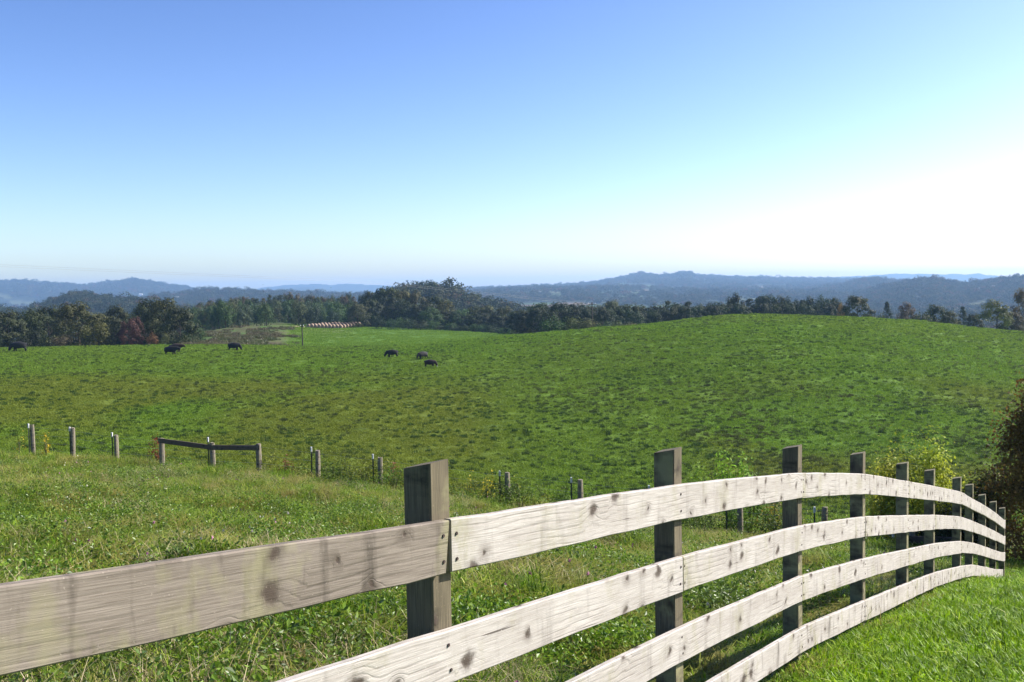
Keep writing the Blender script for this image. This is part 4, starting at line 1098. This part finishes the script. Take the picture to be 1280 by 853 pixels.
# ------------------------------------------------------------------ hay bales
MAT_HAY, nt_ = mat('hay'); n_ = N(nt_)
_tc = n_('ShaderNodeTexCoord').outputs['Object']
_f = n_.noise(_tc, 9.0, 4, 0.65)
n_.out(n_.pbsdf(n_.mix(_f, (0.17, 0.115, 0.075), (0.36, 0.27, 0.20)), 0.9, 0.1, n_.bump(_f, 0.6, 0.05)))
def bale_mesh(seed):
    r = random.Random(seed); V = []; Fc = []; n = 16; prof = [(-0.62, 0.0), (-0.62, 0.55), (-0.60, 0.66), (-0.5, 0.72), (0, 0.74), (0.5, 0.72), (0.60, 0.66), (0.62, 0.55), (0.62, 0.0)]
    for (xx, rr) in prof:
        for k in range(n):
            a = 2 * math.pi * k / n; q = rr * (1 + r.uniform(-.025, .025)); V.append((xx, q * math.cos(a), 0.70 + max(-0.70, q * math.sin(a))))
    for i in range(len(prof) - 1):
        for k in range(n): Fc.append((i * n + k, i * n + (k + 1) % n, (i + 1) * n + (k + 1) % n, (i + 1) * n + k))
    return mesh_from('hay_bale', V, Fc, MAT_HAY, True)
bale_me = [bale_mesh(s) for s in range(3)]
nb = 0
for row in range(7):
    for c in range(10):
        X0 = pix_u(386) * 325 + c * 1.12 + row * 0.62; Y0 = 325 + row * 2.4 + c * 0.3
        if row > 5 and c < 2: continue
        o = obj('hay_bale', bale_me[(row + c) % 3], None, (X0, Y0, h1(X0, Y0) + random.uniform(-.05, .05) + row * 0.10)); o.rotation_euler = (0, 0, math.radians(80) + random.uniform(-.08, .08))
        first = (row == 0 and c == 0)
        o.scale = (0.85, 0.85, 0.85)
        tag(o, 'tan hay bale, %s in the %s' % (nth_from(c, 10), ['front row of the bale block', 'second row back of the bale block', 'third row back of the bale block', 'fourth row back of the bale block', 'fifth row back of the bale block', 'sixth row back of the bale block', 'rearmost row of the bale block'][row]), 'hay bale', 'rows of round hay bales')
for k in range(7):
    X0 = pix_u(366 + k * 2.9) * 322; Y0 = 322 + k * 0.6
    o = obj('hay_bale', bale_me[k % 3], None, (X0, Y0, h1(X0, Y0) - 0.35)); o.rotation_euler = (0, 0, random.uniform(0, 3)); o.scale = (0.75, 0.75, 0.5)
    tag(o, 'flattened old hay bale, %s left of the bale block' % nth_from(k, 7), 'hay bale', 'old bales left of the bale rows')

# ------------------------------------------------------------------ poles
def pole(px, top, D, h, label, arm, name='utility_pole', lean=0.0):
    p = P(px, top, D); g = h1(p.x, D)
    root = empty(name, (p.x, D, g)); tag(root, label, 'pole'); H_ = p.z - g
    b = MB(); b.tube([(0, 0, -0.3), (0, 0, H_ * 0.5), (0, 0, H_)], [h * 1.15, h, h * 0.85], 8); obj('shaft', b.mesh('shaft', MAT_POLE), root)
    if arm:
        b = MB(); b.box((0, 0, H_ - arm[1]), (arm[0], 0.12, 0.14)); a = obj('crossarm', b.mesh('crossarm', MAT_POLE), root)
        for s in (-1, 1):
            b = MB(); b.tube([(s * arm[0] * 0.42, 0, H_ - arm[1] + 0.07), (s * arm[0] * 0.42, 0, H_ - arm[1] + 0.3)], [0.07, 0.05], 6); obj('insulator', b.mesh('insulator', MAT_TIP), a)
    return root, Vector((p.x, D, p.z))
MAT_POLE = simple_mat('creosoted_pole', (0.055, 0.045, 0.04), 0.85, 0.3, 6)
pole(377.5, 407, 193, 0.12, 'short dark pole standing on the pasture crest below the bales', (0.7, 0.18), 'pole')
_, ptop = pole(740, 378, 236, 0.15, 'tall utility pole with crossarm rising behind the bushes on the crest', (1.9, 0.5))
# line crossing low over the sky at the left
a = P(-160, 327, 150); b_ = ptop
for k, dz in enumerate((0.0, 0.9)):
    mb = MB(); path = []
    knots = [(P(-160, 326 + k * 3, 150)), P(0, 331 + k * 2.5, 160), P(330, 346 + k * 2, 185), P(480, 353 + k * 2, 205), ptop + Vector((0, 0, -0.3 - k * 0.4))]
    for i in range(len(knots) - 1):
        for q in range(6): path.append(knots[i].lerp(knots[i + 1], q / 6))
    path.append(knots[-1]); mb.tube(path, 0.012, 4)
    tag(obj('overhead_wire', mb.mesh('overhead_wire', MAT_WIRE)), ['upper faint overhead wire crossing the sky low at the left', 'lower faint overhead wire crossing the sky low at the left'][k], 'wire', 'overhead wires')

# ------------------------------------------------------------------ cows
MAT_COW = simple_mat('black_hide', (0.007, 0.006, 0.006), 0.8, 0.05, 3, 0.4)
MAT_COWBROWN = simple_mat('dark_brown_hide', (0.022, 0.011, 0.010), 0.8, 0.15, 3, 0.4)
MAT_WHITE = simple_mat('white_face', (0.7, 0.68, 0.62), 0.7)
def skin_mesh(name, verts, edges, radii, root, m):
    me = bpy.data.meshes.new(name + '_cage'); me.from_pydata(verts, edges, [])
    o = bpy.data.objects.new(name + '_cage', me); COL.objects.link(o)
    o.modifiers.new('skin', 'SKIN'); me.skin_vertices or bpy.context.view_layer.update()
    sv = me.skin_vertices[0].data if len(me.skin_vertices) else None
    if sv:
        for i, r in enumerate(radii): sv[i].radius = r if isinstance(r, tuple) else (r, r); sv[i].use_root = (i == root)
    sub = o.modifiers.new('sub', 'SUBSURF'); sub.levels = 2; sub.render_levels = 2
    dg = bpy.context.evaluated_depsgraph_get(); dg.update()
    out = bpy.data.meshes.new_from_object(o.evaluated_get(dg)); out.name = name
    bpy.data.objects.remove(o); out.materials.clear(); out.materials.append(m)
    out.polygons.foreach_set('use_smooth', [True] * len(out.polygons)); return out
def cow_body(head, legs, m):
    hx, hz, mx, mz = {'graze': (1.38, 0.62, 1.52, 0.16), 'level': (1.52, 1.15, 1.88, 0.98)}[head]
    V = [(-0.72, 0, 1.06), (-0.25, 0, 1.02), (0.25, 0, 0.98), (0.70, 0, 1.02), (1.05, 0, 1.02 if head == 'graze' else 1.16), (hx, 0, hz), (mx, 0, mz)]
    R = [(0.42, 0.52), (0.50, 0.58), (0.52, 0.60), (0.42, 0.56), (0.24, 0.36), (0.17, 0.24), (0.12, 0.14)]
    E = [(i, i + 1) for i in range(6)]
    for s in (-1, 1):
        k = len(V); d = legs * s
        V += [(0.66, 0.20 * s, 0.66), (0.66 + d * 0.5, 0.20 * s, 0.40), (0.66 + d, 0.20 * s, 0.04)]; R += [0.18, 0.11, 0.095]; E += [(3, k), (k, k + 1), (k + 1, k + 2)]
        k = len(V)
        V += [(-0.70, 0.21 * s, 0.74), (-0.62 - d * .3, 0.22 * s, 0.58), (-0.84 - d, 0.21 * s, 0.40), (-0.78 - d, 0.21 * s, 0.04)]; R += [0.26, 0.17, 0.10, 0.095]; E += [(0, k), (k, k + 1), (k + 1, k + 2), (k + 2, k + 3)]
    k = len(V); V += [(-1.02, 0, 1.22), (-1.10, 0, 0.80), (-1.08, 0, 0.45)]; R += [0.05, 0.03, 0.045]; E += [(0, k), (k, k + 1), (k + 1, k + 2)]
    return skin_mesh('cow_body', V, E, R, 0, m), (hx, hz, mx, mz)
def cow(px, py, D, rz, label, head='graze', legs=0.1, m=None, white=False, scale=1.0, calf=False):
    m = m or MAT_COW; gh = ground_hit(px, py, 60, 184); D = gh.y; x = gh.x; scale = scale * D / F / 2.62
    me, (hx, hz, mx, mz) = cow_body(head, legs, m)
    root = empty('cow', (x, D, h1(x, D) - 0.03), rz); root.scale = (scale,) * 3; tag(root, label, 'cow', 'black cattle grazing on the pasture')
    obj('body', me, root)
    for s in (-1, 1):
        b = MB(); c = Vector((hx - 0.10, 0.12 * s, hz + 0.12)); t = Vector((-0.02, 0.20 * s, 0.02))
        b.add([c + Vector((0, 0, .05)), c - Vector((0, 0, .05)), c + t * .6 + Vector((0.03, 0, -.06)), c + t, c + t * .6 + Vector((0.0, 0, .06)), c + t * .5 + Vector((-0.05, 0, 0))], [(0, 1, 2, 3, 4), (1, 0, 5), (0, 4, 5), (4, 3, 5), (3, 2, 5), (2, 1, 5)]); obj('ear', b.mesh('ear', m), root)
    if white:
        b = MB(); d = Vector((mx - hx, 0, mz - hz)); c = Vector((hx, 0, hz)) + d * 0.62; n = Vector((-d.z, 0, d.x)).normalized() * -1
        b.tube([c - d * 0.35, c, c + d * 0.25, c + d * 0.44], [0.12, 0.135, 0.125, 0.06], 10); f = obj('face', b.mesh('face', MAT_WHITE, True), root); f['label'] = 'white face'
L, Rr = math.pi, 0.0
cow(25, 440, 150, L + 0.15, 'black cow grazing alone at the far left in front of the dark wood', 'graze', 0.12, scale=22)
cow(213, 444, 150, Rr - 0.2, 'nearer black cow of the pair, head towards the right', 'level', 0.1, scale=20)
cow(219, 440.5, 160, Rr - 0.1, 'farther dark cow of the pair, half hidden behind the nearer one', 'level', 0.05, MAT_COWBROWN, scale=19)
cow(292, 438.5, 158, Rr - 0.1, 'black cow standing right of the pair on the pasture crest', 'graze', 0.05, scale=18)
cow(491, 447, 140, L + 0.1, 'black cow grazing to the left, leftmost of the three in the middle', 'graze', 0.12, scale=17.5)
cow(529, 449, 138, L + 0.75, 'black cow grazing half turned away, behind the white-faced cow', 'graze', 0.1, scale=17)
cow(537, 459, 128, Rr - 0.15, 'dark brown-black cow with a white face grazing to the right', 'graze', 0.12, MAT_COWBROWN, True, scale=17)

# ------------------------------------------------------------------ distant farm buildings
MAT_BWALL = simple_mat('pale_siding', (0.72, 0.70, 0.66), 0.7, 0.1, 2); MAT_BROOF = simple_mat('metal_roof', (0.62, 0.62, 0.64), 0.4, 0.1, 2); MAT_DROOF = simple_mat('dark_roof', (0.10, 0.09, 0.09), 0.7)
MAT_WIN = simple_mat('window_dark', (0.03, 0.035, 0.04), 0.2)
def farm(px, py, wpx, D0, D1, label, name='farmhouse', roof=None, rz=0.0):
    p = ground_hit(px, py, D0, D1); w = wpx / F * p.y; d = w * 0.5; h = min(5.5, w * 0.30) + 1.0; rh = h * 0.42
    root = empty(name, p, rz); tag(root, label, 'barn' if name == 'barn' else 'house', 'farm buildings in the distance')
    b = MB(); b.box((0, 0, h / 2 - 0.5), (w, d, h + 1.0)); b.add([(-w/2, -d/2, h), (-w/2, d/2, h), (-w/2, 0, h + rh), (w/2, -d/2, h), (w/2, d/2, h), (w/2, 0, h + rh)], [(0, 2, 1), (3, 4, 5)]); wall = obj('wall', b.mesh('wall', MAT_BWALL), root)
    b = MB(); o_ = 0.5; t = 0.25
    for s in (-1, 1):
        b.add([(-w/2 - o_, 0, h + rh + t), (w/2 + o_, 0, h + rh + t), (w/2 + o_, s * (d/2 + o_), h - rh * o_ * 2 / d + t), (-w/2 - o_, s * (d/2 + o_), h - rh * o_ * 2 / d + t),
               (-w/2 - o_, 0, h + rh + .02), (w/2 + o_, 0, h + rh + .02), (w/2 + o_, s * (d/2 + o_), h - rh * o_ * 2 / d), (-w/2 - o_, s * (d/2 + o_), h - rh * o_ * 2 / d)],
              [(0, 1, 2, 3), (4, 7, 6, 5), (0, 3, 7, 4), (1, 5, 6, 2), (3, 2, 6, 7)])
    obj('roof', b.mesh('roof', roof or MAT_BROOF), root)
    for k in range(3):
        b = MB(); b.box((-w * 0.32 + k * w * 0.32, -d / 2 - 0.03, h * 0.5), (w * 0.10, 0.06, h * 0.35)); obj('window', b.mesh('window', MAT_WIN), root)
farm(735, 366, 6, 2000, 4600, 'long white barn on the far fields under the blue ridge', 'barn')
farm(661, 374, 8, 1300, 4000, 'low white shed roof in the wooded valley right of centre', 'barn')
farm(675, 366, 3.5, 1800, 4500, 'small white farmhouse above the long low shed')
farm(617, 366, 4, 1800, 4500, 'bright white house in the gap right of the wooded hill')
farm(635, 366, 3, 1800, 4500, 'tiny pale house right of the bright white house')
farm(220, 374, 6, 1500, 4500, 'pale farm shed under the left blue ridge', 'barn')
farm(231, 372, 3, 1500, 4500, 'tiny white house right of the pale farm shed')
farm(176, 369.5, 4, 1500, 4500, 'small white house on the far slope above the left wood')
farm(1226, 363, 5, 1400, 2600, 'pale roof among the trees on the right blue hill', 'barn')
farm(1242, 360, 4, 1400, 2600, 'small pale house near the top of the right blue hill')

# ------------------------------------------------------------------ air
b = MB(); R_ = 9600
b.box((0, 0, 0), (2 * R_, 2 * R_, 220))
m, nt = mat('haze_air')
pv = nt.nodes.new('ShaderNodeVolumePrincipled'); pv.inputs['Color'].default_value = (0.38, 0.63, 1.0, 1); pv.inputs['Density'].default_value = 1.25e-4; pv.inputs['Anisotropy'].default_value = 0.2
oo = nt.nodes.new('ShaderNodeOutputMaterial'); nt.links.new(pv.outputs[0], oo.inputs['Volume'])
tag(obj('haze', b.mesh('haze', m)), 'thin blue haze filling the air over the hills', None, None, 'stuff')
